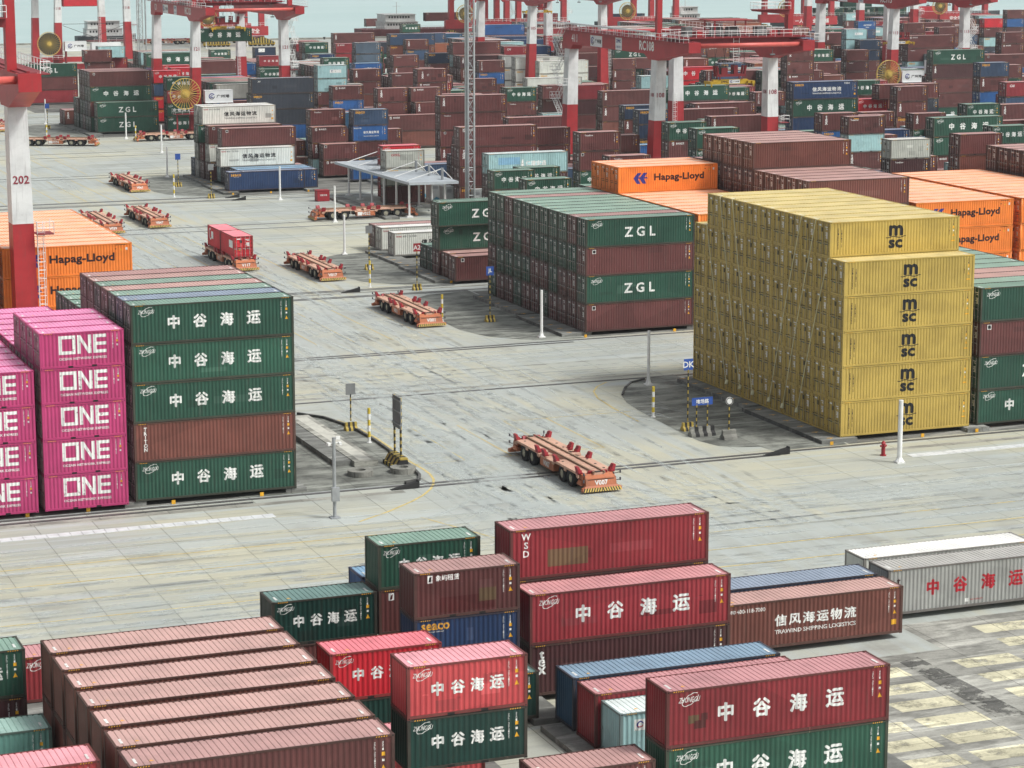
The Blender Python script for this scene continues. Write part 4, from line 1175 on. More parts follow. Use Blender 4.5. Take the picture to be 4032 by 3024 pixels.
_AR = {}
def arrays(me):
    if me.name not in _AR:
        nv, nf, nl = len(me.vertices), len(me.polygons), len(me.loops)
        co = np.empty(nv*3, np.float32); me.vertices.foreach_get('co', co)
        ls = np.empty(nf, np.int32); lt = np.empty(nf, np.int32); vi = np.empty(nl, np.int32); mi = np.empty(nf, np.int32)
        me.polygons.foreach_get('loop_start', ls); me.polygons.foreach_get('loop_total', lt); me.loops.foreach_get('vertex_index', vi); me.polygons.foreach_get('material_index', mi)
        _AR[me.name] = (co.reshape(-1,3), lt, vi, mi, list(me.materials))
    return _AR[me.name]
def merged(name, items):
    """items: (mesh, offset) pairs joined into one mesh object"""
    mats = []; Vs, LT, VI, MI = [], [], [], []; n = 0
    for me, off in items:
        co, lt, vi, mi, ms = arrays(me)
        mp = []
        for m_ in ms:
            if m_ not in mats: mats.append(m_)
            mp.append(mats.index(m_))
        Vs.append(co+np.array(off, np.float32)); LT.append(lt); VI.append(vi+n); MI.append(np.array(mp, np.int32)[mi]); n += len(co)
    Vs, LT, VI, MI = np.concatenate(Vs), np.concatenate(LT), np.concatenate(VI), np.concatenate(MI)
    me = bpy.data.meshes.new(name); me.vertices.add(len(Vs)); me.vertices.foreach_set('co', Vs.ravel())
    me.loops.add(len(VI)); me.loops.foreach_set('vertex_index', VI)
    me.polygons.add(len(LT)); me.polygons.foreach_set('loop_start', np.concatenate([[0], np.cumsum(LT)[:-1]]).astype(np.int32)); me.polygons.foreach_set('loop_total', LT)
    for m_ in mats: me.materials.append(m_)
    me.polygons.foreach_set('material_index', MI); me.update(calc_edges=True); me.validate()
    o = bpy.data.objects.new(name, me); COL.objects.link(o); return o
it = []
for i in MASS:
    c = C[i]; off = (c['x'], c['y'], c['z']); L, H, cc = c['L'], c['H'], c['c']; dr = c['door']
    it.append((cmesh('shell', L, H, cc, dr), off)); it.append((cmesh('frame', L, H, cc), off))
    if dr:
        for k in (0, 1): it.append((cmesh('door', L, H, cc, True, k), off)); it.append((cmesh('rods', L, H, cc, True, k), off))
    dm = decal_mesh(c['d'], L, H)
    if dm and cnt[i] > 0: it.append((dm, off))
if it:
    o = merged('distant_containers', it)
    tag(o, 'the many small stacked maroon, green and blue containers filling the yard towards the quay', 'container stacks', None, 'stuff')
# ---------------------------------------------------------------- driverless flatbed carriers
M_AGV = paint('carrier_orange', (.50,.165,.075), .6, .45, .55, .1)
M_AGVD = paint('carrier_deck', (.66,.40,.29), .6, .5, .65, .15)
M_SPI = paint('carrier_spine', (.30,.20,.135), .6, .4, .7, .15)
M_AGR = paint('guide_red', (.33,.022,.032), .45, .25, .5, .1)
M_TYRE = simple('tyre_rubber', (.018,.018,.020), .8, .3)
M_RIM = simple('wheel_rim', (.42,.40,.30), .5, .5, .3, 6)
M_HAZ_Y = simple('hazard_yellow', (.66,.47,.12), .6, .4, .25, 5)
M_HAZ_K = simple('hazard_black', (.02,.02,.02), .7)
def agv_meshes():
    D = {}
    m = MB(); m.box(.6,1.02,1.05,14.6,1.95,1.42,1)                      # spine
    for y in (1.0, 1.85): m.box(.5,y,1.42,14.7,y+.12,1.54)
    for i in range(14): m.box(.9+i*1.0,1.14,1.42,1.35+i*1.0,1.83,1.44,1)
    D['spine'] = m.data('spine', [M_SPI, M_AGVD])
    m = MB()                                                            # decks over the wheels
    for a, b in ((1.3,6.1),(9.1,13.9)):
        for y0, y1, s in ((-.0,1.0,1),(1.97,2.97,-1)):
            m.hexa([(a,y0,1.22),(b,y0,1.22),(b,y1,1.22),(a,y1,1.22),(a+.25,y0,1.40),(b-.25,y0,1.40),(b-.25,y1,1.40),(a+.25,y1,1.40)])
            yo = y0 if s == 1 else y1-.06
            m.hexa([(a-.1,yo,.95),(a+.15,yo,1.22),(a+.15,yo+.06,1.22),(a-.1,yo+.06,.95),(a+.1,yo,1.0),(a+.4,yo,1.3),(a+.4,yo+.06,1.3),(a+.1,yo+.06,1.0)])
            for c_ in (a+.0, (a+b)/2, b): m.box(c_-.22,yo,1.02,c_+.22,yo+.06,1.24)
    m.box(6.1,.1,1.08,9.1,2.87,1.16); m.box(6.3,.15,1.16,6.9,.95,1.32); m.box(8.3,2.0,1.16,8.9,2.8,1.32); m.box(7.3,.1,1.16,7.8,.9,1.42)
    D['deck'] = m.data('deck', M_AGVD)
    m = MB(); m.box(6.25,.12,.42,8.95,.98,1.08); m.box(6.25,1.99,.42,8.95,2.85,1.08); m.box(6.3,.98,.55,8.9,1.99,1.08)
    m.box(6.35,.085,.5,7.0,.12,1.0,1); m.box(8.2,.09,.5,8.85,.12,1.0); D['body'] = m.data('belly_box', [M_AGV, M_WHITE])
    m = MB()
    for x in (3.6,11.4):
        for y in (1.08,1.9): m.tube((x-1.6,y,1.0),(x+1.6,y,.95),.045,5)
    for x in (1.5,5.4,6.2,8.9,9.6,13.6): m.box(x-.15,.9,.62,x+.15,2.1,1.1)
    for x, y in ((2.1,.45),(3.6,.5),(5.3,.45),(9.9,.5),(11.4,.45),(13.1,.5),(2.3,2.5),(5.2,2.5),(10.0,2.5),(13.0,2.5)): m.tube((x,y,1.40),(x,y,1.425),.10,10)
    for x in (6.4,6.75,7.1,8.4,8.7): m.box(x,.3,1.16,x+.2,.8,1.28)
    for x in (1.2,14.0): m.tube((x,.4,.7),(x,2.5,.72),.06,6)
    m.tube((.9,1.0,1.38),(.9,2.0,1.44),.05,5); m.box(.72,1.3,1.3,.98,1.7,1.5); m.box(14.2,1.3,1.3,14.5,1.7,1.5)
    D['gear'] = m.data('running_gear', simple('gear_dark', (.035,.03,.028), .6))
    m = MB()
    for x in (2.75,4.45,10.55,12.25): m.tube((x,.5,.66),(x,2.5,.66),.09,6); m.box(x-.25,.8,.6,x+.25,2.2,1.05)
    D['axle'] = m.data('axle', M_SPI)
    m = MB(); R = .66                                                  # tyre + rim, axis along y, centre at origin
    n = 20; prof = [(.34,-.0),(.60,.0),(.66,.06),(.66,.42),(.60,.48),(.34,.48)]
    V = []
    for k in range(n):
        a = 2*pi*k/n
        for r, y in prof: V.append((r*cos(a), y, r*sin(a)))
    m.v = V
    for k in range(n):
        for j in range(len(prof)-1):
            a, b = k*len(prof)+j, ((k+1)%n)*len(prof)+j; m.f.append((a,a+1,b+1,b)); m.m.append(0)
    D['tyre'] = m.data('tyre', M_TYRE)
    m = MB(); m.tube((0,.05,0),(0,.44,0),.35,16); m.tube((0,-.01,0),(0,.1,0),.15,10, r2=.18); 
    for k in range(8): a = 2*pi*k/8; m.tube((.25*cos(a),.02,.25*sin(a)),(.25*cos(a),.07,.25*sin(a)),.035,5)
    D['rim'] = m.data('rim', M_RIM)
    m = MB()                                                            # bumper at the low-x end
    m.hexa([(.1,.25,.42),(.55,.25,.55),(.55,2.72,.55),(.1,2.72,.42),(.28,.25,1.12),(.75,.35,1.36),(.75,2.62,1.36),(.28,2.72,1.12)])
    m.hexa([(.02,.0,.40),(.3,.0,.40),(.3,2.97,.40),(.02,2.97,.40),(.12,.2,.56),(.4,.2,.56),(.4,2.77,.56),(.12,2.77,.56)])
    m.box(.24,.42,.98,.30,2.55,1.04,1); m.box(.7,.2,.9,1.3,2.77,1.3); m.box(.5,.6,.5,1.6,2.4,.95)
    for y in (.05,2.7): m.box(.6,y,.5,1.5,y+.22,.62); m.box(.7,y,.62,1.4,y+.2,.75); m.box(.8,y,.75,1.3,y+.18,.88)
    n = 15
    for i in range(n*2):
        y = -.1+i*(3.17/(n*2)); d_ = .12 if y < 1.45 else -.12
        m.poly([(-.105,y,.16),(-.105,y+3.17/(n*2),.16),(-.035,y+3.17/(n*2)+d_,.44),(-.035,y+d_,.44)], 2+(i % 2))
    m.hexa([(-.1,-.1,.16),(.3,-.1,.16),(.3,3.07,.16),(-.1,3.07,.16),(-.03,-.1,.44),(.3,-.1,.44),(.3,3.07,.44),(-.03,3.07,.44)])
    D['bumper'] = m.data('bumper', [M_AGV, M_DARK, M_HAZ_Y, M_HAZ_K])
    m = MB()                                                            # container guide fin, flaring up
    m.hexa([(-.3,0,1.38),(.3,0,1.38),(.3,.3,1.38),(-.3,.3,1.38),(-.27,-.12,1.84),(.27,-.12,1.84),(.25,.06,1.86),(-.25,.06,1.86)]); m.box(-.2,.1,1.4,-.14,.3,1.6); m.box(.14,.1,1.4,.2,.3,1.6); m.box(-.24,-.04,1.3,.24,.36,1.41)
    D['guide'] = m.data('corner_guide', M_AGR)
    m = MB(); m.tube((0,0,0),(-.55,-.3,.18),.03,5); m.tube((-.55,-.3,.12),(-.55,-.3,.34),.07,6); m.tube((0,0,-.05),(0,0,.08),.06,6)
    D['arm'] = m.data('sensor_arm', simple('sensor_grey', (.08,.08,.09), .5))
    return D
AG = agv_meshes()
def flat_text(items, mats, axis, name='lettering', parent=None):
    """items of (text,u,z,h,bold,shear) on a plane: axis(u,z)->xyz"""
    V, F = [], []
    for (s, u, z, h, b, sh) in items:
        v, f, asp = glyphs(s, 0., sh); bb = b*h*.8
        for k, (dx, dz) in enumerate([(-bb,0),(bb,0),(0,bb),(0,-bb)] if b > .012 else [(0,0)]):
            n = len(V)
            for p in v:
                q_ = axis(u-h*asp/2+dx+p[0]*h, z-h/2+dz+p[1]*h)
                V.append((q_[0]-k*.0006, q_[1]-k*.0009, q_[2]))
            F += [tuple(n+i for i in q) for q in f]
    m = MB(); m.v = V; m.f = F; m.m = [0]*len(F); return m.build(name, mats, parent)
def agv(num, x, y, rz, label):
    """x,y = middle of the low end; the vehicle runs along its own +x"""
    e = empty('container_carrier', (x+1.485*sin(rz), y-1.485*cos(rz), 0), rz)
    tag(e, label, 'carrier vehicle', 'orange driverless container carriers')
    part('spine', AG['spine'], e); part('deck', AG['deck'], e); part('belly_box', AG['body'], e); part('axle', AG['axle'], e); part('running_gear', AG['gear'], e)
    for cx in (2.75,4.45,10.55,12.25):
        for cy, s in ((.04,1),(2.93,-1)):
            w_ = part('wheel', AG['tyre'], e); w_.location = (cx,cy,.66); w_.scale = (1,s,1)
            r_ = part('rim', AG['rim'], w_)
    b = part('bumper', AG['bumper'], e); b2 = part('bumper', AG['bumper'], e); b2.location = (15.2,2.97,0); b2.rotation_euler = (0,0,pi)
    for gx in (1.35,5.75,8.0,9.4,13.9):
        for cy, s in ((.02,1),(2.95,-1)):
            g = part('corner_guide', AG['guide'], e); g.location = (gx,cy,0); g.scale = (1,s,1)
    for gx, s, sy_ in ((.95,1,.95),(.95,1,2.0),(14.25,-1,.95),(14.25,-1,2.0)):
        g = part('corner_guide', AG['guide'], e); g.location = (gx,sy_,-.03); g.rotation_euler = (0,0,-pi/2 if s == 1 else pi/2); g.scale = (.9,1,.85)
    for ax_, ay, sx_, sy_ in ((.6,.3,1,1),(.6,2.67,1,-1),(14.6,.3,-1,1),(14.6,2.67,-1,-1)):
        a = part('sensor_arm', AG['arm'], e); a.location = (ax_,ay,1.3); a.scale = (sx_,sy_,1)
        a = part('sensor_arm', AG['arm'], e); a.location = (ax_,ay,.75); a.scale = (sx_,sy_,1)
    flat_text([(num,7.6,.76,.42,.05,0)], [M_WHITE], lambda u,z: (u,.08,z), 'number', e)
    flat_text([(num,7.6,.76,.42,.05,0)], [M_WHITE], lambda u,z: (15.2-u,2.89,z), 'number', e)
    flat_text([(num,1.48,.78,.34,.05,0)], [M_WHITE], lambda u,z: (.1+(z-.42)*.257-.02,2.97-u,z), 'number', e)
    flat_text([(num,1.48,.78,.34,.05,0)], [M_WHITE], lambda u,z: (15.1-(z-.42)*.257+.02,u,z), 'number', e)
    return e
UP = pi/2
agv('V007', 71.6, 163.3, UP, 'orange flatbed carrier crossing the rails in the middle of the road, nearest of all')
agv('V001', 84.6, 237.5, UP, 'orange flatbed carrier beside the dark kerbed area of the big mixed stack')
agv('V017', 84.7, 272.1, UP, 'orange flatbed carrier between the loaded one and the white lamp pole')
agv('V117', 77.4, 283.6, UP, 'carrier loaded with two red containers behind the green and brown roofs')
agv('V047', 77.3, 327.5, UP, 'orange flatbed carrier in the open road, second empty one left of the canopy')
agv('V061', 84.6, 371.0, UP, 'small orange flatbed carrier left of the navy container row')
agv('V039', 70.0, 323.6, UP, 'orange flatbed carrier half hidden by the orange container roofs')
agv('V022', 99.3, 328.8, 0, 'orange carrier seen side on in front of the white canopy')
agv('V074', 80.9, 455.5, rad(-24), 'orange carrier turning, seen from the side near the tall white crane leg')
agv('V135', 103.2, 455.4, 0, 'orange carrier seen side on, under the big yellow cable reel')
agv('V055', 83.3, 484.0, UP, 'orange carrier cut off by the left edge beyond the crane leg')
agv('V120', 182.0, 785.6, 0, 'orange carrier far away on the quay by the small ship')
def loaded(x, y, lab, des):
    e = empty('shipping_container', (x, y, 1.56), UP); tag(e, lab, 'shipping container', 'containers riding on carriers')
    part('corrugated_shell', cmesh('shell', L2, ST, 'rd', True), e); part('corner_frame', cmesh('frame', L2, ST, 'rd'), e)
    for k in (0, 1):
        d = part('door', cmesh('door', L2, ST, 'rd', True, k), e); part('lock_rod', cmesh('rods', L2, ST, 'rd', True, k), d)
    # emblem on the side that faces the road
    d = Decal()
    if des: d.ellipse(1.3, 1.6, .6, .75, .2, W_, .3, .8, 5.2, 18); d.rect(1.7,1.1,2.7,2.0,W_)
    else: d.rect(3.9,1.1,5.6,2.0,W_)
    m = MB()
    for v, f, mm, _lv in d.items:
        n = len(m.v); m.v += [(L2-p[0], CW-YW+.006, p[1]) for p in v]; m.f += [tuple(n+i for i in reversed(q)) for q in f]; m.m += [0]*len(f)
    m.build('lettering', [M_WHITE], e)
loaded(78.62, 284.9, 'nearer of two red containers riding on a carrier, doors facing the camera', False)
loaded(78.62, 291.2, 'farther of two red containers riding on a carrier', True)

# ---------------------------------------------------------------- poles, bollards, signs
M_PW = simple('white_pole_paint', (.78,.79,.77), .5, .4, .1, 2)
M_GALV = simple('galvanised_grey', (.36,.38,.39), .45, .5, .2, 2, .3)
M_CONC = dark_conc('cast_concrete', (.27,.27,.24), .6)
def pole(x, y, h, label, r=.16):
    e = empty('lamp_pole', (x, y, 0)); tag(e, label, 'pole', 'white poles at the block corners')
    m = MB(); m.tube((0,0,.1),(0,0,h),r,14, r2=r*.9); m.build('shaft', M_PW, e, smooth=False)
    m = MB(); m.box(-.34,-.34,0,.34,.34,.12); m.tube((0,0,.12),(0,0,.4),r*1.9,10, r2=r*1.05); m.build('base', M_PW, e)
    for k in range(4):
        a = pi/4+k*pi/2
        mm = MB(); mm.hexa([(0,-.02,.1),(.3,-.02,.1),(.3,.02,.1),(0,.02,.1),(0,-.02,.6),(.16,-.02,.6),(.16,.02,.6),(0,.02,.6)])
        g = mm.build('gusset', M_PW, e); g.rotation_euler = (0,0,a)
PO = [(97.5,164.1,(3528,1577),'thick white pole standing before the yellow stack, next to the red hydrant'),
      (92.5,200.6,(2552,1302),'white pole at the far corner of the kerbed area left of the yellow stack'),
      (93.0,227.8,(2132,1142),'white pole before the doors of the big mixed stack'),
      (92.9,293.5,(1356,846),'white pole left of the stained white container'),
      (101.6,325.2,(1319,732),'white pole at the left end of the side-on carrier before the canopy'),
      (102.0,353.9,(1103,655),'white pole in front of the navy container with yellow lettering'),
      (93.7,390.9,(655,577),'white pole left of the sign beside the tall far left pile'),
      (102.6,431.8,(633,492),'white pole below the big yellow cable reel'),
      (102.7,460.9,(493,443),'white pole crossing the capitals on the far green stack'),
      (94.7,499.0,(176,390),'white pole farthest left, beyond the crane leg with a number')]
for x, y, (u, v), lab in PO:
    rr_ = y; d = (v-1512)/9641; d_ = _F+_R*((u-2016)/9641)-_U*d
    z = CH+d_[2]*(y/d_[1]); pole(x, y, z, lab, .2 if y < 170 else .15)
def bollard(x, y, h, label):
    e = empty('bollard', (x, y, 0)); tag(e, label, 'bollard', 'yellow and white marker posts')
    n = 6
    for i in range(n):
        m = MB(); m.tube((0,0,h*i/n),(0,0,h*(i+1)/n),.12,10); m.build('band', M_HAZY2 if i % 2 else M_PW, e)
    m = MB(); m.tube((0,0,0),(0,0,.06),.22,10); m.build('base', M_PW, e)
M_HAZY2 = simple('marker_yellow', (.66,.50,.05), .6, .4, .2, 4)
for x, y, h, lab in ((60.9,186.4,2.9,'yellow and white post behind the kerb, left of the tall sign board'),(86.8,187.2,2.7,'yellow and white post left of the yellow stack'),
                     (86.9,240.7,2.9,'yellow and white post touching the bumper of the carrier by the mixed stack'),(87.3,266.3,3.1,'orange and white post right of the third empty carrier'),
                     (88.0,363.1,3.5,'yellow and white post below the sign left of the navy row'),(103.2,455.0,3.0,'yellow and white post before the side-on carrier under the reel'),(88,463,3.0,'yellow and white post behind the turning carrier')):
    bollard(x, y, h, lab)
def hazard_block(e, x0, y0, x1, y1, z1, n=5, mats=None):
    m = MB(); L = x1-x0
    for i in range(n):
        a, b = x0+L*i/n, x0+L*(i+1)/n
        m.hexa([(a,y0,0),(b,y0,0),(b,y1,0),(a,y1,0),(a,y0+.05,z1*.3),(b,y0+.05,z1*.3),(b,y1-.05,z1*.3),(a,y1-.05,z1*.3)], i % 2)
        m.hexa([(a,y0+.05,z1*.3),(b,y0+.05,z1*.3),(b,y1-.05,z1*.3),(a,y1-.05,z1*.3),(a,y0+(y1-y0)*.32,z1*.55),(b,y0+(y1-y0)*.32,z1*.55),(b,y1-(y1-y0)*.32,z1*.55),(a,y1-(y1-y0)*.32,z1*.55)], i % 2)
        m.hexa([(a,y0+(y1-y0)*.32,z1*.55),(b,y0+(y1-y0)*.32,z1*.55),(b,y1-(y1-y0)*.32,z1*.55),(a,y1-(y1-y0)*.32,z1*.55),(a,y0+(y1-y0)*.36,z1),(b,y0+(y1-y0)*.36,z1),(b,y1-(y1-y0)*.36,z1),(a,y1-(y1-y0)*.36,z1)], i % 2)
    return m.build('weight_block', mats or [M_HAZ_Y2, M_HAZ_K], e)
M_HAZ_Y2 = simple('block_yellow', (.42,.31,.06), .6, .4, .3, 3)
def striped_post(e, x, y, z0, z1, r=.06):
    n = max(4, int((z1-z0)/.28)); m = MB()
    for i in range(n):
        a, b = z0+(z1-z0)*i/n, z0+(z1-z0)*(i+1)/n; m.tube((x,y,a),(x,y,b),r,8,i % 2, caps=(i in (0, n-1)))
    return m.build('post', [M_HAZ_Y2, M_HAZ_K], e)
def small_sign(x, y, h, label, col, txt=None, base=1.0):
    e = empty('road_sign', (x, y, 0)); tag(e, label, 'sign', 'striped sign posts')
    hazard_block(e, -base/2, -.4, base/2, .4, .7, 5); striped_post(e, 0, 0, .8, h-.9)
    m = MB(); m.box(-.42,-.04,h-.95,.42,0,h); s = m.build('board', col, e)
    if txt: flat_text([(txt,0,h-.47,.5,.04,0)], [M_WHITE], lambda u,z: (u,-.05,z), 'lettering', s)
M_SBL = simple('sign_blue', (.03,.09,.36), .5); M_SGR = simple('sign_grey', (.20,.21,.21), .6)
for x, y, h, lab, c, t_ in ((87.2,181.2,6.1,'blue sign with two capitals on a striped post left of the yellow stack',M_SBL,'DK'),
      (91.6,238.8,5.9,'blue sign on a striped post in front of the big mixed stack',M_SBL,'JL'),
      (91.7,262.4,5.4,'dull red sign on a striped post by the bottom maroon container',M_AGR,'A2'),
      (91.6,279.6,5.4,'grey sign on a striped post right of the third empty carrier',M_SGR,None),
      (92.1,377.0,5.2,'blue sign on a block left of the tall far left pile',M_SBL,None),
      (92.9,359.7,5.2,'sign on a block at the corner of the navy container',M_SGR,None),
      (93.0,488.0,5.0,'blue sign on a yellow block left of the far green stack',M_SBL,None),
      (61.0,191.6,4.0,'grey signal box on a striped post by the green and brown stack',M_SGR,None)):
    small_sign(x, y, h, lab, c, t_)
e = empty('road_sign', (87.4,178.9,0)); tag(e, 'low blue name board on two striped posts on grey blocks', 'sign', 'striped sign posts')
hazard_block(e, -1.1,-.45,1.1,.45,.8,6,[M_CONC,M_HAZ_K]); striped_post(e,-.5,0,.7,3.0); striped_post(e,.5,0,.7,3.0)
m = MB(); m.box(-.95,-.05,2.6,.95,0,3.25); s = m.build('board', M_SBL, e); flat_text([('堆场路',0,2.92,.36,.03,0)],[M_WHITE],lambda u,z:(u,-.06,z),'lettering',s)
e = empty('road_sign', (88.9,176.9,0)); tag(e, 'small round sign on a striped post beside the grey blocks', 'sign', 'striped sign posts')
hazard_block(e,-.6,-.45,.6,.45,.8,3,[M_CONC,M_CONC]); striped_post(e,0,0,.7,3.0)
m = MB(); m.tube((0,-.06,3.2),(0,0,3.2),.34,18); s = m.build('board', M_WHITE, e); m = MB(); m.ring((0,-.07,3.2),(0,1,0),.28,.035,18); m.build('rim', M_HAZ_K, s)
# tall board on two striped posts with its stepped hazard base
e = empty('sign_board', (60.3,177.4,0)); tag(e, 'tall grey board on two striped posts with a stepped yellow and black base', 'sign')
for yy_ in (-.75,.75): striped_post(e, 0, yy_, .8, 5.6, .09)
m = MB(); m.box(-.09,-.95,3.1,-.03,.95,5.6); b = m.build('board', M_SGR, e)
m = MB()
for z in (3.4,4.4,5.3): m.box(-.15,-.95,z,-.09,.95,z+.08)
m.build('crossbar', M_GALV, b)
m = MB(); n = 8
for i in range(n):
    a, b_ = -1.5+3.0*i/n, -1.5+3.0*(i+1)/n
    m.box(-.75,a,0,.55,b_,.32,i % 2); m.hexa([(-.6,a,.32),(.4,a,.32),(.4,b_,.32),(-.6,b_,.32),(-.3,a,.8),(.3,a,.8),(.3,b_,.8),(-.3,b_,.8)], (i+1) % 2)
    m.box(-.3,a,.8,.3,b_,.95,i % 2)
m.build('weight_block', [M_HAZ_Y2, M_HAZ_K], e)
def conc_ring(x, y, lab):
    m = MB(); n = 28; 
    for k in range(n):
        a, b_ = 2*pi*k/n, 2*pi*(k+1)/n
        o_ = lambda r, t, z: (r*cos(t), r*sin(t), z)
        m.hexa([o_(.42,a,0),o_(1.0,a,0),o_(1.0,b_,0),o_(.42,b_,0),o_(.42,a,.42),o_(1.0,a,.42),o_(1.0,b_,.42),o_(.42,b_,.42)])
    o = m.build('concrete_ring', M_CONC, None, (x,y,.02)); tag(o, lab, 'concrete ring', 'concrete rings beside the tall sign')
conc_ring(56.6,175.5,'round concrete ring lying clear of the striped base, farther left'); conc_ring(60.0,175.3,'round concrete ring lying right under the tall grey board')
# camera mast
e = empty('camera_mast', (50.7,163.3,0)); tag(e, 'grey mast with small white cameras and a control box', 'camera mast')
m = MB(); m.tube((0,0,0),(0,0,5.9),.13,12); m.box(-.35,-.35,0,.35,.35,.08); m.build('mast', M_GALV, e)
m = MB(); m.box(-.28,-.38,1.3,.28,-.12,2.3); m.build('control_box', M_GALV, e)
for sx_ in (-1,1):
    m = MB(); m.tube((0,0,5.5),(sx_*.42,0,5.5),.035,6); m.box(sx_*.42-.1,-.3,5.38,sx_*.42+.1,.12,5.55); m.build('camera', M_PW, e)
m = MB(); m.box(.15,-.06,5.75,.45,.06,5.95); m.build('camera', M_PW, e)
# hydrant
e = empty('fire_hydrant', (97.6,166.8,0)); tag(e, 'small red fire hydrant on the concrete near the thick white pole', 'hydrant')
m = MB(); m.tube((0,0,.05),(0,0,1.0),.16,12); m.tube((0,0,0),(0,0,.08),.26,12); m.tube((0,0,1.0),(0,0,1.18),.19,12,r2=.08); m.build('barrel', M_AGR, e)
for a in ((-1,0),(1,0),(0,-1)):
    m = MB(); m.tube((0,0,.8),(a[0]*.28,a[1]*.28,.8),.085,8); m.build('outlet', M_AGR, e)
# rail stops
for x, y, lab in ((58.8,170.0,'black wedge rail stop by the left kerbed area'),(90.3,170.2,'black wedge rail stop by the thick white pole'),(96.5,355.6,'black wedge plate on the far rails before the navy row'),(96.5,359.2,'black wedge plate behind the first one on the far rails'),(84.5,263.4,'black wedge plate by the second near carrier')):
    m = MB(); m.hexa([(-1.6,-.25,.02),(.5,-.25,.02),(.5,.25,.02),(-1.6,.25,.02),(-1.6,-.05,.06),(.5,-.25,.5),(.5,.25,.5),(-1.6,.05,.06)]); m.box(.5,-.2,.02,.62,.2,.6)
    tag(m.build('rail_stop', M_HAZ_K, None, (x,y,0)), lab, 'rail stop', 'rail stops')
# lashing ropes down the doors of the yellow stack
M_ROPE = simple('pale_rope', (.66,.64,.42), .8)
nm = ['first','second','third','fourth','fifth','sixth']
for i, (ya, za, yb, zb) in enumerate(((197.9,15.0,193.4,1.07),(195.3,17.75,190.75,1.1),(192.9,17.75,188.3,1.03),(180.0,17.75,185.2,1.0),(177.5,17.75,182.7,.92),(175.3,14.8,180.1,1.04))):
    e = empty('lashing_rope', (96.93,ya,0)); tag(e, f'pale rope down the doors of the yellow stack, {nm[i]} from its far end', 'rope', 'ropes on the yellow stack')
    P = [(-.06-.08*sin(pi*t), (yb-ya)*t, za+(zb-za)*t) for t in np.linspace(0,1,12)]
    m = MB()
    for a, b_ in zip(P[:-1], P[1:]): m.tube(a, b_, .035, 5, caps=False)
    m.tube((.0,0,za-.02),(.3,0,za+.08),.035,5); m.build('line', M_ROPE, e)
    m = MB(); q = P[-1]; m.tube((q[0]-.05,q[1],q[2]),(q[0]+.1,q[1]+.1,q[2]+.35),.14,7); m.tube((q[0],q[1]-.12,q[2]+.1),(q[0]+.05,q[1]+.2,q[2]+.2),.1,6); m.build('knot', M_ROPE, e)

# ---------------------------------------------------------------- charging canopy
e = empty('charging_canopy', (0,0,0)); tag(e, 'white flat canopy on posts with cable stays between the far stacks', 'canopy')
zc_ = 5.1
cor = [(111.6,356.0),(112.6,323.6),(119.6,323.0),(120.0,361.0)]
m = MB(); b0 = [(x,y,zc_-.38) for x, y in ((111.6,357),(112.6,325.2),(119.8,324.6),(119.8,357))]; b1 = [(x,y,zc_) for x, y, _ in b0]
m.hexa([*b0, *b1]); 
n=30
for i in range(n):
    y = 325.3+i*(31.5/n); m.box(112.8,y,zc_,119.7,y+.12,zc_+.06)
m.build('roof', simple('canopy_sheet', (.44,.48,.51), .4, .5, .12, 1), e)
for i in range(6):
    y = 327.0+i*5.6
    for x in (113.2,118.6):
        m = MB(); m.tube((x,y,0),(x,y,zc_-.25),.16,10); m.box(x-.45,y-.45,0,x+.45,y+.45,.18); m.build('column', M_PW, e)
    m = MB(); m.tube((118.2,y,zc_),(118.2,y,zc_+1.7),.2,8); m.build('stub', M_GALV, e)
    m = MB(); m.tube((118.2,y,zc_+1.6),(112.9,y,zc_+.06),.06,5); m.tube((118.2,y,zc_+1.6),(119.7,y,zc_+.05),.06,5); 
    m.build('stay', M_PW, e)
M_CAB = simple('cabinet_paint', (.50,.53,.52), .5, .4, .12, 2); M_CABB = simple('cabinet_blue', (.10,.30,.42), .5)
CB = ((121.5,352,'grey cabinet under the canopy, farthest from the camera'),(121.5,346.5,'grey cabinet under the canopy, fourth from the near end'),(121.6,341,'grey cabinet under the canopy, third from the near end'),(121.8,335.6,'grey cabinet with blue wave by the canopy, second from the near end'),(124.6,331.4,'pale cabinet standing apart at the canopy end'))
for x, y, lab in CB:
    e = empty('charging_cabinet', (x,y,0)); tag(e, lab, 'cabinet', 'charging cabinets')
    m = MB(); m.box(0,0,.1,2.2,2.6,2.9); m.box(-.04,-.04,2.9,2.24,2.64,3.0); m.build('housing', M_CAB, e)
    m = MB(); m.poly([(.05,-.006,.2),(2.15,-.006,.2),(2.15,-.006,1.2),(1.3,-.006,.7),(.7,-.006,1.0),(.05,-.006,.5)]); m.build('wave_panel', M_CABB, e)
    for k in range(2):
        m = MB(); m.box(.2+k*1.0,-.03,2.2,.95+k*1.0,-.008,2.7)
        for j in range(4): m.box(.22+k,-.05,2.25+j*.11,.93+k,-.03,2.3+j*.11)
        m.build('louvre', M_GALV, e)
for x, y, lab in ((118.2,325.0,'small red box with white writing at the near corner of the canopy'),(106.5,349.5,'small dark red box left of the canopy columns')):
    e = empty('equipment_box', (x,y,0)); tag(e, lab, 'box'); m = MB(); m.box(0,0,.05,1.9,1.4,1.6); m.box(-.05,-.05,1.6,1.95,1.45,1.68); m.build('body', M_AGR, e)
    flat_text([('消防沙箱',.95,.95,.26,.02,0)],[M_WHITE],lambda u,z:(u,-.012,z),'lettering',e)

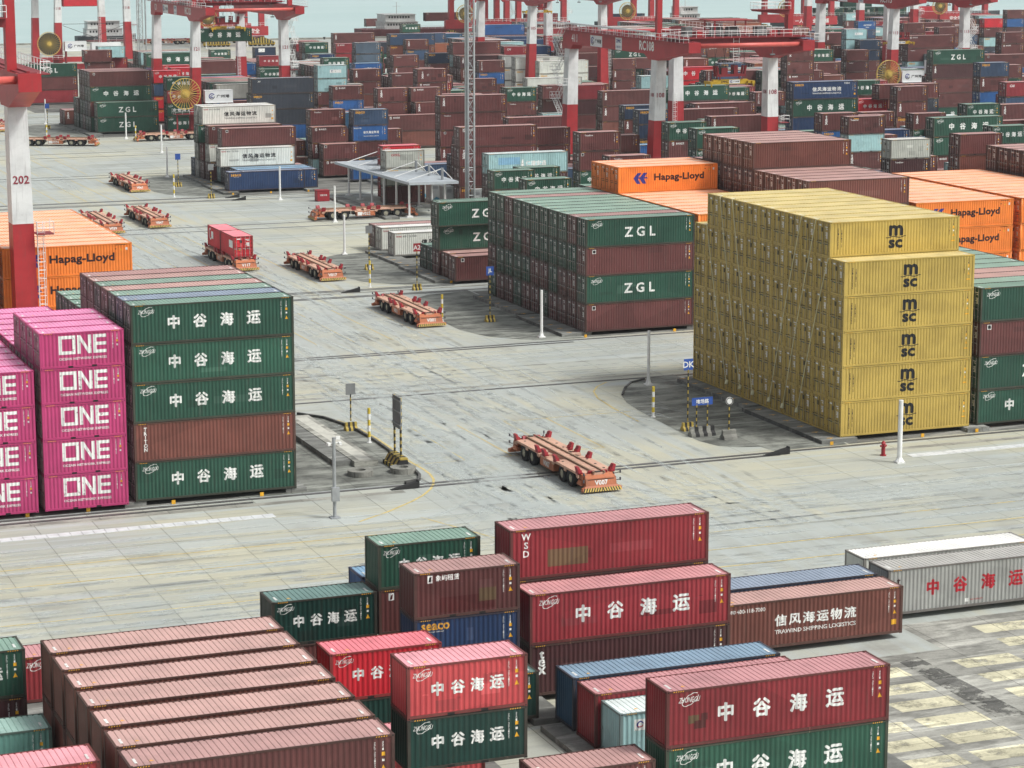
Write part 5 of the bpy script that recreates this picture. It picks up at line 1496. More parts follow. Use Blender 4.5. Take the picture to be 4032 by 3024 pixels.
# ---------------------------------------------------------------- lattice masts
M_GALV2 = simple('mast_steel', (.46,.49,.49), .45, .5, .15, 2, .2)
def lattice(x, y, w_, h, lab, pole_dx=1.6):
    e = empty('lattice_mast', (x,y,0)); tag(e, lab, 'mast', 'lattice lighting masts')
    L3 = [(0,0),(w_,0),(w_/2,w_*.87)]
    for (a, b_) in L3:
        m = MB(); m.tube((a,b_,0),(a,b_,h),.15,8); m.build('leg', M_GALV2, e)
    m = MB(); st = 2.0; k = 0; z = .3
    while z < h-st:
        for i in range(3):
            p, q = L3[i], L3[(i+1)%3]
            m.tube((*p,z),(*q,z),.05,4, caps=False); m.tube((*(p if k % 2 else q),z),(*(q if k % 2 else p),z+st),.05,4, caps=False)
        z += st; k += 1
    m.build('bracing', M_GALV2, e)
    m = MB()
    for z in np.arange(1, h-1, .45): m.tube((w_*.35,.1,z),(w_*.65,.1,z),.018,4, caps=False)
    for xx in (.35,.65): m.tube((w_*xx,.1,.5),(w_*xx,.1,h),.025,4)
    m.build('ladder', M_GALV, e)
    m = MB(); z = .0
    while z < h: m.tube((pole_dx,-.2,z),(pole_dx,-.2,min(h,z+7)),.2,10); m.tube((pole_dx,-.2,z),(pole_dx,-.2,z+.25),.21,10); z += 7
    m.build('mast_pole', M_GALV, e)
lattice(122.9,330.0,1.3,38,'tall grey lattice mast rising through the middle of the picture',.25)
lattice(153.3,670,1.5,30,'far grey lattice mast near the waterfront left',2.3)
# ---------------------------------------------------------------- rail-mounted gantry cranes
M_CR = paint('crane_red', (.40,.030,.036), .3, .12, .45, .08)
M_CRD = paint('crane_dark_red', (.24,.022,.028), .35, .12, .5, .08)
M_CW = paint('crane_white', (.74,.76,.75), .35, .12, .45, .04)
M_HR = simple('handrail_white', (.80,.82,.80), .5, .4, .05)
M_REEL = simple('reel_yellow', (.62,.44,.10), .5, .4, .2, 3)
M_SPR = paint('spreader_yellow', (.62,.40,.03), .4, .25, .5, .08)
M_CABLE = simple('steel_cable', (.05,.05,.05), .6)
M_MACH = simple('machinery_grey', (.12,.13,.13), .6)
M_PANEL = simple('sign_panel', (.76,.78,.78), .5, .3, .05)
M_DKNUM = simple('leg_number', (.30,.03,.05), .5)
def rail_run(m, p, q, h=1.1, st=1.5, r=.035):
    p = np.array(p, float); q = np.array(q, float); L = np.linalg.norm(q-p); n = max(1, int(round(L/st)))
    for i in range(n+1):
        a = p+(q-p)*i/n; m.tube(a, a+np.array([0,0,h]), r, 4, caps=False)
    for f in (1, .5): m.tube(p+np.array([0,0,h*f]), q+np.array([0,0,h*f]), r, 4, caps=False)
def ladder(e, x, y, z0, z1, w_=.55, cage=True):
    m = MB()
    for s in (0, w_): m.tube((x+s,y,z0),(x+s,y,z1),.035,4)
    for z in np.arange(z0+.2, z1, .35): m.tube((x,y,z),(x+w_,y,z),.02,4, caps=False)
    if cage:
        for z in np.arange(z0+2, z1, .8): m.tube((x,y,z),(x-.05,y-.6,z),.025,4); m.tube((x+w_,y,z),(x+w_+.05,y-.6,z),.025,4); m.tube((x-.05,y-.6,z),(x+w_+.05,y-.6,z),.025,4)
        for s in (-.05, w_+.05): m.tube((x+s,y-.6,z0+2),(x+s,y-.6,z1),.02,4)
    m.build('ladder', M_HR, e)
def platform(e, x0, y0, x1, y1, z, sides='nsew', name='platform', h=1.1):
    m = MB(); m.box(x0,y0,z-.08,x1,y1,z,0)
    r = MB()
    if 's' in sides: rail_run(r, (x0,y0,z),(x1,y0,z),h)
    if 'n' in sides: rail_run(r, (x0,y1,z),(x1,y1,z),h)
    if 'w' in sides: rail_run(r, (x0,y0,z),(x0,y1,z),h)
    if 'e' in sides: rail_run(r, (x1,y0,z),(x1,y1,z),h)
    p = m.build(name, M_CRD, e); r.build('handrail', M_HR, p)
def stairs(e, x, y, z0, z1, side=-1, ysz=3.2):
    """zigzag stair tower beside a leg, going along y"""
    n = max(1, int(round((z1-z0)/2.6))); dz = (z1-z0)/n; m = MB()
    for k in range(n):
        a = (y, y+ysz) if k % 2 == 0 else (y+ysz, y); xa = x+side*(.1 if k % 2 else .9)
        p, q = np.array([xa,a[0],z0+k*dz]), np.array([xa,a[1],z0+(k+1)*dz])
        for s in (0, .65):
            o_ = np.array([side*s,0,0]); m.tube(p+o_, q+o_, .05, 4); m.tube(p+o_+[0,0,1], q+o_+[0,0,1], .035, 4)
            for f in (0,.33,.66,1): m.tube(p+o_+(q-p)*f, p+o_+(q-p)*f+[0,0,1], .03, 4, caps=False)
        for f in np.linspace(.05,.95,9):
            c_ = p+(q-p)*f; m.box(min(c_[0],c_[0]+side*.65),c_[1]-.12,c_[2],max(c_[0],c_[0]+side*.65),c_[1]+.12,c_[2]+.03)
        zq = z0+(k+1)*dz; ye = a[1]
        m.box(min(x,x+side*1.8),ye-.5,zq-.06,max(x,x+side*1.8),ye+.5,zq)
        rail_run(m, (x+side*1.8,ye-.5,zq),(x+side*1.8,ye+.5,zq)); yy = ye+.5 if ye > y else ye-.5; rail_run(m, (x,yy,zq),(x+side*1.8,yy,zq))
    m.build('staircase', M_HR, e)
def leg(e, x, y, w_, d, zc, zt, lean=0., num=None, bw=.35, zb=0.):
    m = MB(); x0, x1, y0, y1 = x, x+w_, y, y+d
    f = .55                                                  # taper at the paint change
    def sec(z):
        k = (zt-z)/zt*bw; return (x0-k+lean*(1-z/zt), y0-k, x1+k+lean*(1-z/zt), y1+k)
    zs = [1.2, zc, zt]
    for (za, z2, mi) in ((zb+1.2, zc, 1), (zc, zt, 0)):
        a, b_ = sec(za), sec(z2); m.taper(a[0],a[1],a[2],a[3],za,b_[0],b_[1],b_[2],b_[3],z2,mi)
    s = sec(zc); m.box(s[0]-.012,s[1]-.012,zc-.05,s[2]+.012,s[3]+.012,zc+.02,1)
    l = m.build('leg', [M_CW, M_CR], e)
    if num:
        zn = zc+4.1; a = sec(zn)
        flat_text([(num,0,zn,.72,.03,0)], [M_DKNUM], lambda u,z: ((a[0]+a[2])/2+u, a[1]-.035-(zn-z)*.02, z), 'number', l)
        if num != '202': flat_text([(num,0,zn,.6,.03,0)], [M_DKNUM], lambda u,z: (a[0]-.035, (a[1]+a[3])/2-u, z), 'number', l)
    return l
def cable_reel(e, x, y, z, R, name='cable_reel', coil=0.):
    m = MB(); m.ring((0,-.18,0),(0,1,0),R,.075,40); m.ring((0,.18,0),(0,1,0),R,.075,40)
    for k in range(30):
        a = 2*pi*k/30; m.tube((.6*cos(a),-.3,.6*sin(a)),(R*cos(a),-.18,R*sin(a)),.038,4,caps=False); m.tube((.6*cos(a),.3,.6*sin(a)),(R*cos(a),.18,R*sin(a)),.038,4,caps=False)
    o = m.build(name, M_REEL, e, (x,y,z))
    m = MB(); m.tube((0,-.45,0),(0,.6,0),.62,20); m.tube((0,-.6,0),(0,-.44,0),.3,14); m.build('hub', M_REEL, o)
    m = MB(); coil = coil or .3; 
    n = 40
    for k in range(n):
        a, b_ = 2*pi*k/n, 2*pi*(k+1)/n; q = lambda r, t, yy: (r*cos(t), yy, r*sin(t))
        m.hexa([q(.62,a,-.1),q(R*coil,a,-.1),q(R*coil,a,.1),q(.62,a,.1),q(.62,b_,-.1),q(R*coil,b_,-.1),q(R*coil,b_,.1),q(.62,b_,.1)])
    m.build('cable_coil', M_HAZ_K if coil > .5 else M_REEL, o)
def sign_gz(e, x0, z0, x1, z1, y, axis=None, name='name_board'):
    """the port's board: round emblem and three characters. axis maps (u,z) to xyz"""
    ax = axis or (lambda u, z, o=0.: (u, y-o, z))
    m = MB(); m.poly([ax(x0,z0),ax(x1,z0),ax(x1,z1),ax(x0,z1)]); b = m.build(name, M_PANEL, e)
    d = Decal(); w_, h = x1-x0, z1-z0; r = min(h*.36, w_*.16); cx = x0+w_*.2; cz = (z0+z1)/2
    d.ellipse(cx, cz, r, r, r*.3, B_, 0, .5, 3.9, 16); d.ellipse(cx, cz, r, r, r*.3, G_, 0, 3.9, 6.2, 10); d.ellipse(cx+r*.1, cz-r*.1, r*.6, r*.42, r*.25, B_, 0, 1.2, 5.4, 12)
    d.text('广州港', x0+w_*.66, cz, h*.36, K_, .04, wid=w_*.52)
    V, F, Mi = [], [], []
    for v, f, mm, _lv in d.items:
        n = len(V); V += [ax(p[0],p[1],.02+_lv*.001) for p in v]; F += [tuple(n+i for i in q) for q in f]; Mi += [mm]*len(f)
    us = sorted(set(Mi)); m = MB(); m.v = V; m.f = F; m.m = [us.index(k) for k in Mi]; m.build('lettering', [LM[k] for k in us], b)
def spreader(e, x, y, z, ztop, L=7.9, text=True):
    sp = empty('spreader', (x,y,z)); sp.parent = e
    m = MB(); m.box(.9,-.35,0,L-.9,.35,.75); m.box(.6,-.9,.1,1.1,.9,.5); m.box(L-1.1,-.9,.1,L-.6,.9,.5); m.build('beam', M_SPR, sp)
    for xx in (0,L-.5):
        m = MB(); m.box(xx,-1.2,.05,xx+.5,1.2,.5); m.tube((xx+.25,-1.1,-.35),(xx+.25,-1.1,.1),.12,6); m.tube((xx+.25,1.1,-.35),(xx+.25,1.1,.1),.12,6); m.box(xx+(.4 if xx < 1 else -.7),-.2,.2,xx+(1.2 if xx < 1 else .1),.2,.5)
        m.build('end_arm', M_SPR, sp)
    for yy_ in (-.5,.5):
        m = MB(); m.box(1.4,yy_-.15,1.2,L-1.4,yy_+.15,1.6); m.tube((2,yy_,.7),(2,yy_,1.3),.1,6); m.tube((L-2,yy_,.7),(L-2,yy_,1.3),.1,6); m.tube((1.6,yy_,1.6),(1.4,yy_,2.9),.22,7); m.tube((L-1.6,yy_,1.6),(L-1.4,yy_,2.9),.22,7); m.box(2.2,yy_-.1,1.6,3.3,yy_+.1,2.6); m.box(4.4,yy_-.1,1.6,5.1,yy_+.1,3.0)
        m.build('headblock', M_CRD, sp)
    m = MB(); m.box(2.2,-.3,1.6,3.4,.3,2.9); m.box(4.2,-.2,1.6,5.2,.2,2.2); m.build('machinery', M_MACH, sp)
    if text:
        flat_text([('ZPMC',2.9,.38,.38,.05,0)], [M_HLB], lambda u,w2: (u,-.37,w2), 'lettering', sp); sign_gz(sp, 3.7,.08,5.6,.68,-.36)
    m = MB()
    for xx in (1.4,3,4.9,L-1.4):
        for s in (-1,1): m.tube((xx,s*.5,2.6),(xx+s*.9,s*1.0,ztop-z),.03,4,caps=False)
    m.build('hoist_rope', M_CABLE, sp)
    m = MB()
    for k in range(9): a = k/8; m.box(1.2+a*(L-2.6)+.4*sin(k*2.),-.7,2.9+a*.1,1.5+a*(L-2.6)+.4*sin(k*2.),-.5,3.0)
    m.build('cable_tray', M_MACH, sp)
    return sp
def rmg(x0, y0, span, num, name, label, zc=9.55, zt=19.2, base=20.0, over=12., stair=None, reel=True, board=True, spr=None, house=False, far_num=None, post=True, red_lo=True, brace=False, lw=1.75, ld=2.0, hang=None, rz_=0., rc_=0., k=1.):
    e = empty('gantry_crane', (x0*k, y0*k, 42.8*(1-k))); e.scale = (k, k, k); zb = -42.8*(1-k)/k
    tag(e, label, 'gantry crane', 'red and white yard cranes')
    for i, xx in enumerate((0, base)):
        for j, yy_ in enumerate((0, span)):
            leg(e, xx, yy_, lw, ld, zc, zt, (-.45 if i == 0 else .25), num if j == 0 else None, .22, zb)
    g0, g1 = zt+.85, zt+3.3
    for i, xx in enumerate((-.1, base-.1)):                            # girders with haunches at the legs
        m = MB(); w_ = 1.95; ya, yb = -over, span+2.6
        P = [(ya,g1-1.5),(ya,g1),(yb-.8,g1),(yb,g1-.9),(yb,zt),(span-1.0,zt),(span-1.9,g0),(4.6,g0),(2.9,zt),(-.8,zt),(-2.2,zt+.4)]
        n = len(P); m.v = [(xx,y,z) for y, z in P]+[(xx+w_,y,z) for y, z in P]
        m.f = [tuple(range(n)), tuple(reversed(range(n,2*n)))]+[(k,n+k,n+(k+1)%n,(k+1)%n)[::-1] for k in range(n)]; m.m = [0]*len(m.f)
        g = m.build('main_girder', M_CR, e)
        m = MB(); m.box(xx+.2,ya+.4,g1,xx+w_-.2,yb-1,g1+.12); m.box(xx+.8,ya+.4,g1+.12,xx+1.1,yb-1,g1+.26); m.build('trolley_rail', M_CRD, g)
        so_ = -1 if i == 0 else 1; xo = xx-.9 if i == 0 else xx+w_+.9
        m = MB(); m.box(min(xo,xo-so_*.9),ya,g1-.06,max(xo,xo-so_*.9),yb,g1+.02)
        for y in np.arange(ya+.5, yb, 1.6): m.hexa([(min(xo,xo-so_*.9),y,g1-.1),(max(xo,xo-so_*.9),y,g1-.1),(max(xo,xo-so_*.9),y+.12,g1-.1),(min(xo,xo-so_*.9),y+.12,g1-.1)]*2)
        wk = m.build('walkway', M_CRD, e)
        m = MB(); rail_run(m, (xo,ya,g1),(xo,yb,g1),1.1,1.5); rail_run(m, (min(xo,xo-so_*.9),ya,g1),(max(xo,xo-so_*.9),ya,g1)); m.build('handrail', M_HR, wk)
        if i == 0:
            m = MB(); m.box(xx-.75,2.5,g1+1.0,xx+.1,yb-.5,g1+1.22); 
            for y in np.arange(4, yb-1, 3): m.box(xx-.1,y,g1,xx,y+.1,g1+1.0)
            m.build('cable_tray', M_GALV, e)
    m = MB(); m.tube((1.85,-over+1.0,g1-.55),(base-.1,-over+1.0,g1-.55),.36,16); m.build('tie_pipe', paint('tie_pipe_red', (.62,.12,.10), .2, .05, .4, .05), e, smooth=True)
    m = MB(); m.tube((1.85,span+1.2,g1-.55),(base-.1,span+1.2,g1-.55),.36,12); m.build('tie_pipe', M_CR, e)
    for xx in (-.15, base-.15): m = MB(); m.box(xx,-over-.15,g1-1.55,xx+2.05,-over+1.9,g1+.05); m.build('girder_end', M_CR, e)
    for yy_ in (.2, span+.2):                                           # sill beams and wheels
        m = MB(); m.box(1.9,yy_,zb+1.1,base-.2,yy_+1.5,zb+2.6); m.build('sill_beam', M_CR, e)
        for xx in (-1.5, base-1.0):
            m = MB(); m.box(xx,yy_+.2,zb+.5,xx+4,yy_+1.3,zb+1.2)
            for q_ in range(4): m.tube((xx+.5+q_,yy_+.5,zb+.35),(xx+.5+q_,yy_+1.0,zb+.35),.33,12,1)
            m.build('wheel_bogie', [M_CRD, M_TYRE], e)
    # boards and names on the girder web
    ga = lambda u, z, o=0.: (-.1-.01-o, span-u, z)
    fn = [(name, span-3.6, (g0+g1)/2+.05, 1.45, .06, 0)]
    flat_text(fn, [M_WHITE], lambda u,z: ga(u,z,.02), 'lettering', e)
    if board:
        sign_gz(e, 9.5, g0+.1, 14.5, g1-.5, 0, ga); m = MB(); m.poly([ga(20,g0+.05),ga(22.6,g0+.05),ga(22.6,g1-.4),ga(20,g1-.4)]); q = m.build('maker_board', M_PANEL, e)
        flat_text([('ZPMC',21.3,g0+1.5,.5,.04,0),('上海振华重工',21.3,g0+.55,.36,.01,0)], [M_BLUE], lambda u,z: ga(u,z,.03), 'lettering', q)
        flat_text([('411' if num == '108' else num, 2.6,(g0+g1)/2-.1,1.3,.03,0)], [M_WHITE], lambda u,z: ga(u,z,.02), 'lettering', e)
    if post:
        m = MB(); m.box(0,-.2,g1,.85,.75,g1+9.5); m.box(-.2,-.4,g1,1.05,.95,g1+.3); m.build('upper_post', M_CR, e)
        m = MB(); m.box(base-.2,-over+5,g1,base+.7,-over+6.2,g1+9.5); m.build('upper_post', M_CR, e)
        platform(e, base-6.2,-over+4.2,base-.2,-over+6.6,g1+4.8,'swn','cab_platform')
        m = MB(); m.hexa([(base-6.2,-over+4.6,g1+4.5),(base-.2,-over+4.6,g1+3.9),(base-.2,-over+6.2,g1+3.9),(base-6.2,-over+6.2,g1+4.5),(base-6.2,-over+4.6,g1+4.7),(base-.2,-over+4.6,g1+4.7),(base-.2,-over+6.2,g1+4.7),(base-6.2,-over+6.2,g1+4.7)]); m.build('bracket', M_CRD, e)
    if spr is not None:
        ty_, zs_ = spr
        m = MB(); m.box(-.2,ty_-2.6,g1+.3,base+2,ty_-2.2,g1+.75); m.box(-.2,ty_+2.2,g1+.3,base+2,ty_+2.6,g1+.75); m.box(2.2,ty_-2.4,g1-.2,base-.8,ty_+2.4,g1+.32); m.build('trolley', M_CRD, e)
        pf = MB(); rail_run(pf,(-.6,ty_-3.2,g1+.6),(base+2.4,ty_-3.2,g1+.6)); rail_run(pf,(-.6,ty_+3.2,g1+.6),(base+2.4,ty_+3.2,g1+.6)); rail_run(pf,(4,ty_-2.4,g1+.6),(base-4,ty_-2.4,g1+.6),1.7); rail_run(pf,(-.6,ty_-3.2,g1+.6),(-.6,ty_+3.2,g1+.6)); rail_run(pf,(base+2.4,ty_-3.2,g1+.6),(base+2.4,ty_+3.2,g1+.6)); pf.build('handrail', M_HR, e)
        m = MB(); m.box(-.6,ty_-3.2,g1+.5,base+2.4,ty_+3.2,g1+.6); m.build('trolley_deck', M_CRD, e)
        m = MB()
        for a in (6.2,11.6):
            for b_ in (-1.8,1.8): m.box(a,ty_+b_-.1,g1+.6,a+.2,ty_+b_+.1,g1+3.2)
        m.box(5.6,ty_-2.3,g1+3.2,12.6,ty_+2.3,g1+3.32); m.build('machine_shelter', M_CR, e)
        for a, b_, r_ in ((7.5,0,.75),(10.2,0,.8)):
            m = MB(); m.tube((a-.9,ty_+b_,g1+1.4),(a+.9,ty_+b_,g1+1.4),r_,16); m.box(a-1.2,ty_-.5,g1+.6,a+1.2,ty_+.5,g1+1.1); m.build('hoist_drum', M_MACH, e)
        for a, w2, h2, mm in ((1.6,1.2,1.6,M_MACH),(3.6,1.5,1.1,M_CR),(14.2,1.6,1.5,M_MACH),(16.4,1.4,1.0,M_CR),(18.3,1.6,1.0,M_CRD)):
            m = MB(); m.box(a,ty_-1,g1+.6,a+w2,ty_+.6,g1+.6+h2); m.box(a+.1,ty_-1.03,g1+.8,a+w2-.1,ty_-1.0,g1+.4+h2); m.build('electric_cabinet', mm, e)
        spreader(e, 6.0, ty_, zs_, g1)
        m = MB()
        for z in np.arange(g1-3.2,g1+.4,.4): m.tube((9.2,ty_-2.7,z),(10.2,ty_-2.7,z),.03,4)
        for xx in (9.2,10.2): m.tube((xx,ty_-2.7,g1-3.4),(xx,ty_-2.7,g1+.5),.045,4)
        m.build('ladder', M_HR, e)
        for xx in (3,9,15): m = MB(); m.tube((xx,-over+1,g1-2.0),(xx,-over+1,g1-.9),.05,5); m.tube((xx-.4,-over+1,g1-2.1),(xx+.4,-over+1,g1-2.1),.14,8); m.build('floodlight', M_MACH, e)
    if reel: 
        cable_reel(e, -2.9, -3.4, 3.3+rz_, 3.35, coil=rc_); platform(e,-5.2,-3.2,1.2,-.2,-1.2+rz_,'sw'); mb_ = MB(); mb_.box(-4.8,-2.8,zb+1.3,-4.5,-2.5,-1.2+rz_); mb_.box(-1.2,-.9,zb+1.3,.2,.3,4.0+rz_); mb_.build('reel_support', M_CRD, e)
        m = MB(); m.box(-3.3,-2.9,2.9+rz_,-.2,-2.3,3.7+rz_); m.box(-.8,-2.9,2.9+rz_,-.2,0,3.7+rz_); m.build('reel_bracket', M_CRD, e)
        he = empty('electric_house', (2.0,-1.6,0)); he.parent = e
        m = MB(); m.box(0,0,1.1+rz_,6.3,1.7,3.7+rz_); m.box(-.05,-.05,3.7+rz_,6.35,1.75,3.78+rz_); m.box(0,-.35,1.0+rz_,6.3,0,1.1+rz_); m.build('cabin', M_PANEL, he); m = MB(); m.box(.2,.3,zb+2.4,.6,1.5,1.1+rz_); m.box(5.6,.3,zb+2.4,6.0,1.5,1.1+rz_); m.build('cabin_support', M_CRD, he); sign_gz(he,.4,1.5+rz_,5.9,3.4+rz_,-.015)
    if house:
        he = empty('machine_house', (base-11,-2.6,0)); he.parent = e
        m = MB(); m.box(0,0,3.0,9.6,2.4,6.1); m.box(-.1,-.1,6.1,9.7,2.5,6.2); m.build('cabin', M_PANEL, he)
        flat_text([(name,3.0,4.6,1.0,.02,0)], [M_HLB], lambda u,z:(u,-.015,z), 'lettering', he)
        m = MB(); m.box(-.02,.9,3.6,-.01,1.4,4.8); m.build('window', M_DARK, he)
        m = MB(); m.box(.3,.8,.9,9.4,2.2,3.0); m.box(.5,1.0,zb+2.4,1.5,2.6,.9); m.box(8.2,1.0,zb+2.4,9.2,2.6,.9); m.build('underframe', M_CRD, he)
        for q_ in range(4): m = MB(); m.box(2.0+q_*1.8,.3,1.5,3.4+q_*1.8,.8,2.6); m.tube((2.7+q_*1.8,.25,2.05),(2.7+q_*1.8,.3,2.05),.4,12,1); m.build('cooling_unit', [M_PANEL, M_GALV], he)
        m = MB(); P0, P1 = np.array([5.2,-.6,6.0]), np.array([13.0,-.6,13.5])
        for s in (-.4,.4):
            for dz in (0,1.0): m.tube(P0+[0,s,dz], P1+[0,s,dz], .05, 4)
        for f in np.linspace(0,1,12):
            c_ = P0+(P1-P0)*f
            for s in (-.4,.4): m.tube(c_+[0,s,0], c_+[0,s,1.0], .035, 4)
            m.tube(c_+[0,-.4,0], c_+[0,.4,0], .04, 4)
        m.build('gangway', M_HR, he)
    if stair == 'fl': stairs(e, -.5, span-.3, zc-1.5, g1+.4, -1, 3.0)
    if stair == 'nr': stairs(e, base+lw+.4, 0, 3.4, g1-1, 1, 3.0)
    if red_lo:
        ladder(e, base+lw+.5, .1, zb+2.5, zc+.2); platform(e, base+lw+.35,-.9,base+lw+1.9,1.2,zc-.9,'swe','leg_platform')
        ladder(e, base-.2, span-.25, zb+2.5, zc+1.5)
    if brace:
        m = MB()
        for a, b_ in (((1.8,0,zc-.4),(base,0,zc-.4)),((1.8,0,zc-.8),(base,0,3)),((1.8,0,3),(base,0,zc-.8))): m.tube(a,b_,.07,5)
        m.build('cross_brace', M_CABLE, e)
        m = MB(); m.box(base-10,-1.0,zb+2.6,base-1.5,1.6,4.8); m.build('machine_house', M_PANEL, e)
    return e
rmg(165.9,358.0,36,'108','RC108','red and white yard crane in the centre top with a boxy trolley and yellow spreader', stair='fl', spr=(-6.2,15.6), reel=False, k=.9006)
rmg(39.3-20,225,35,'202','RC202','tall crane leg and girder end at the left edge, before the orange containers', zc=14.4, zt=25.2, over=6.5, reel=False, board=False, spr=None)
rmg(133.6,530,36.5,'121','RC121','yard crane at upper left with a yellow cable reel and three figures on its leg', zc=8.7, zt=18.8, stair='nr', spr=(8,16.5), k=.8774)
rmg(310.0,531,37.5,'113','RC113','yard crane at upper right with white machine house and slanted gangway', zc=9.0, zt=18.95, stair='nr', spr=(14,9.5), house=True, k=.8757)
rmg(241.7,600,38,'105','RC105','yard crane behind the lattice mast and left of the central one', zc=8.3, zt=18.2, stair=None, spr=(20,15.5), reel=False, k=.887)
rmg(139.6,714,35,'118','RC118','farthest left yard crane at the waterfront, holding a red container', rz_=1.6, rc_=.93, zc=10.7, zt=20.5, stair=None, spr=(30,17.2), brace=True, k=.9174)
rmg(404.2,714,36,'116','RC116','far yard crane behind the one with the machine house', zc=10.5, zt=20.5, stair='nr', reel=False, k=.9174)
c_ = add(145.6,733.2,14.6,L4,ST,'rd','-',True)
e = empty('shipping_container', (145.6,733.2,14.55)); tag(e, 'red container hanging under the farthest left yard crane', 'shipping container')
part('corrugated_shell', cmesh('shell', L4, ST, 'rd', True), e); part('corner_frame', cmesh('frame', L4, ST, 'rd'), e)
e = empty('shipping_container', (136.3*.8774,537.6*.8774,42.8-29*.8774)); tag(e, 'green container hanging under the yard crane with the yellow reel', 'shipping container')
e.scale = (.92,1,1); part('corrugated_shell', cmesh('shell', L4, ST, 'gr', True), e); part('corner_frame', cmesh('frame', L4, ST, 'gr'), e); part('lettering', decal_mesh('ZG', L4, ST), e)

# ---------------------------------------------------------------- quay cranes
def quay_crane(x0, w_, slogan, label, far='', name=None, reel=True):
    y0 = 764.0; e = empty('quay_crane', (x0, y0, 0)); tag(e, label, 'quay crane', 'red quay cranes with yellow striped bogies')
    for yy_, tx in ((0, slogan), (20, far)):
        m = MB(); m.box(-1,yy_,3.4,w_+1,yy_+1.8,6.3); b = m.build('sill_beam', M_CR, e)
        if tx: flat_text([(tx,w_*.5,4.85,1.5,.03,0)], [M_WHITE], lambda u,z: (u,yy_-.03,z), 'lettering', b)
        for xx in (.3, w_-1.9):
            m = MB(); m.taper(xx,yy_,xx+1.7,yy_+1.7,6.3,xx+.1,yy_+.1,xx+1.6,yy_+1.6,42); m.build('leg', M_CR, e)
            for s in (0,):
                cx = xx+.85; m = MB()
                for k, (a, b_) in enumerate(((-4.2,-.2),(.2,4.2))):
                    n = 9
                    for i in range(n):
                        p, q = a+(b_-a)*i/n, a+(b_-a)*(i+1)/n; top = lambda t: 1.2+1.9*(1-abs(t)/4.3)
                        m.hexa([(cx+p,yy_-.1,.9),(cx+q,yy_-.1,.9),(cx+q,yy_+1.9,.9),(cx+p,yy_+1.9,.9),(cx+p,yy_-.1,top(p)),(cx+q,yy_-.1,top(q)),(cx+q,yy_+1.9,top(q)),(cx+p,yy_+1.9,top(p))], i % 2)
                m.build('bogie_frame', [M_HAZ_Y2, M_HAZ_K], e)
                m = MB()
                for k in range(6): m.tube((cx-3.6+k*1.45,yy_+.4,.5),(cx-3.6+k*1.45,yy_+1.4,.5),.48,12); 
                m.box(cx-4.3,yy_+.3,.5,cx+4.3,yy_+1.5,1.0,1); m.build('wheel_set', [M_TYRE, M_SPR], e)
    for xx in (.3, w_-1.9):
        m = MB(); m.box(xx+.1,1.7,15.0,xx+1.5,20,17.0); m.build('side_beam', M_CR, e)
        m = MB(); m.tube((xx+.8,1.6,15.5),(xx+.8,19,33),.4,8); m.build('diagonal', M_CR, e)
    for yy_ in (0,20): 
        m = MB(); m.box(2,yy_+.1,15.6,w_-1.9,yy_+1.6,18.4); m.hexa([(2,yy_+.1,12.8),(2.3,yy_+.1,12.8),(2.3,yy_+1.6,12.8),(2,yy_+1.6,12.8),(2,yy_+.1,15.6),(5,yy_+.1,15.6),(5,yy_+1.6,15.6),(2,yy_+1.6,15.6)]); m.hexa([(w_-2.2,yy_+.1,12.8),(w_-1.9,yy_+.1,12.8),(w_-1.9,yy_+1.6,12.8),(w_-2.2,yy_+1.6,12.8),(w_-5,yy_+.1,15.6),(w_-1.9,yy_+.1,15.6),(w_-1.9,yy_+1.6,15.6),(w_-5,yy_+1.6,15.6)])
        m.build('portal_beam', M_CR, e)
    m = MB(); m.box(-1,-45,40,w_+1,-43,42); m.box(2,-45,38,4,60,41); m.box(w_-4,-45,38,w_-2,60,41); m.build('boom', M_CR, e)
    stairs(e, w_+.3, 1, 3.5, 30, 1, 4.0)
    if reel:
        cable_reel(e, -2.2, -1.6, 9.3, 2.9, coil=.72); m = MB(); m.box(-2.6,-1.4,8.6,.3,-.4,10); m.build('reel_bracket', M_CRD, e)
    m = MB(); rail_run(m, (0,-.1,6.3),(w_,-.1,6.3)); m.build('handrail', M_HR, e)
quay_crane(199.3,17,'消除隐患 确保安全','quay crane at upper left, its beam seen between two white legs','警钟长鸣 安全不忘')
quay_crane(286.0,14.5,'安全责任 重于泰山','quay crane beam just right of the lattice mast top')
quay_crane(302.5,18.5,'祸在一时 防在平时','quay crane beam behind the hanging spreader', reel=False)
quay_crane(344.5,18,'关注安全 关爱生命','quay crane beam above the central yard crane girder')
quay_crane(404.5,18,'一人安全 全家幸福','quay crane beam right of the central crane trolley shelter')
quay_crane(466.0,19,'安全生产 人人共管','quay crane beam at upper right behind the stair tower')

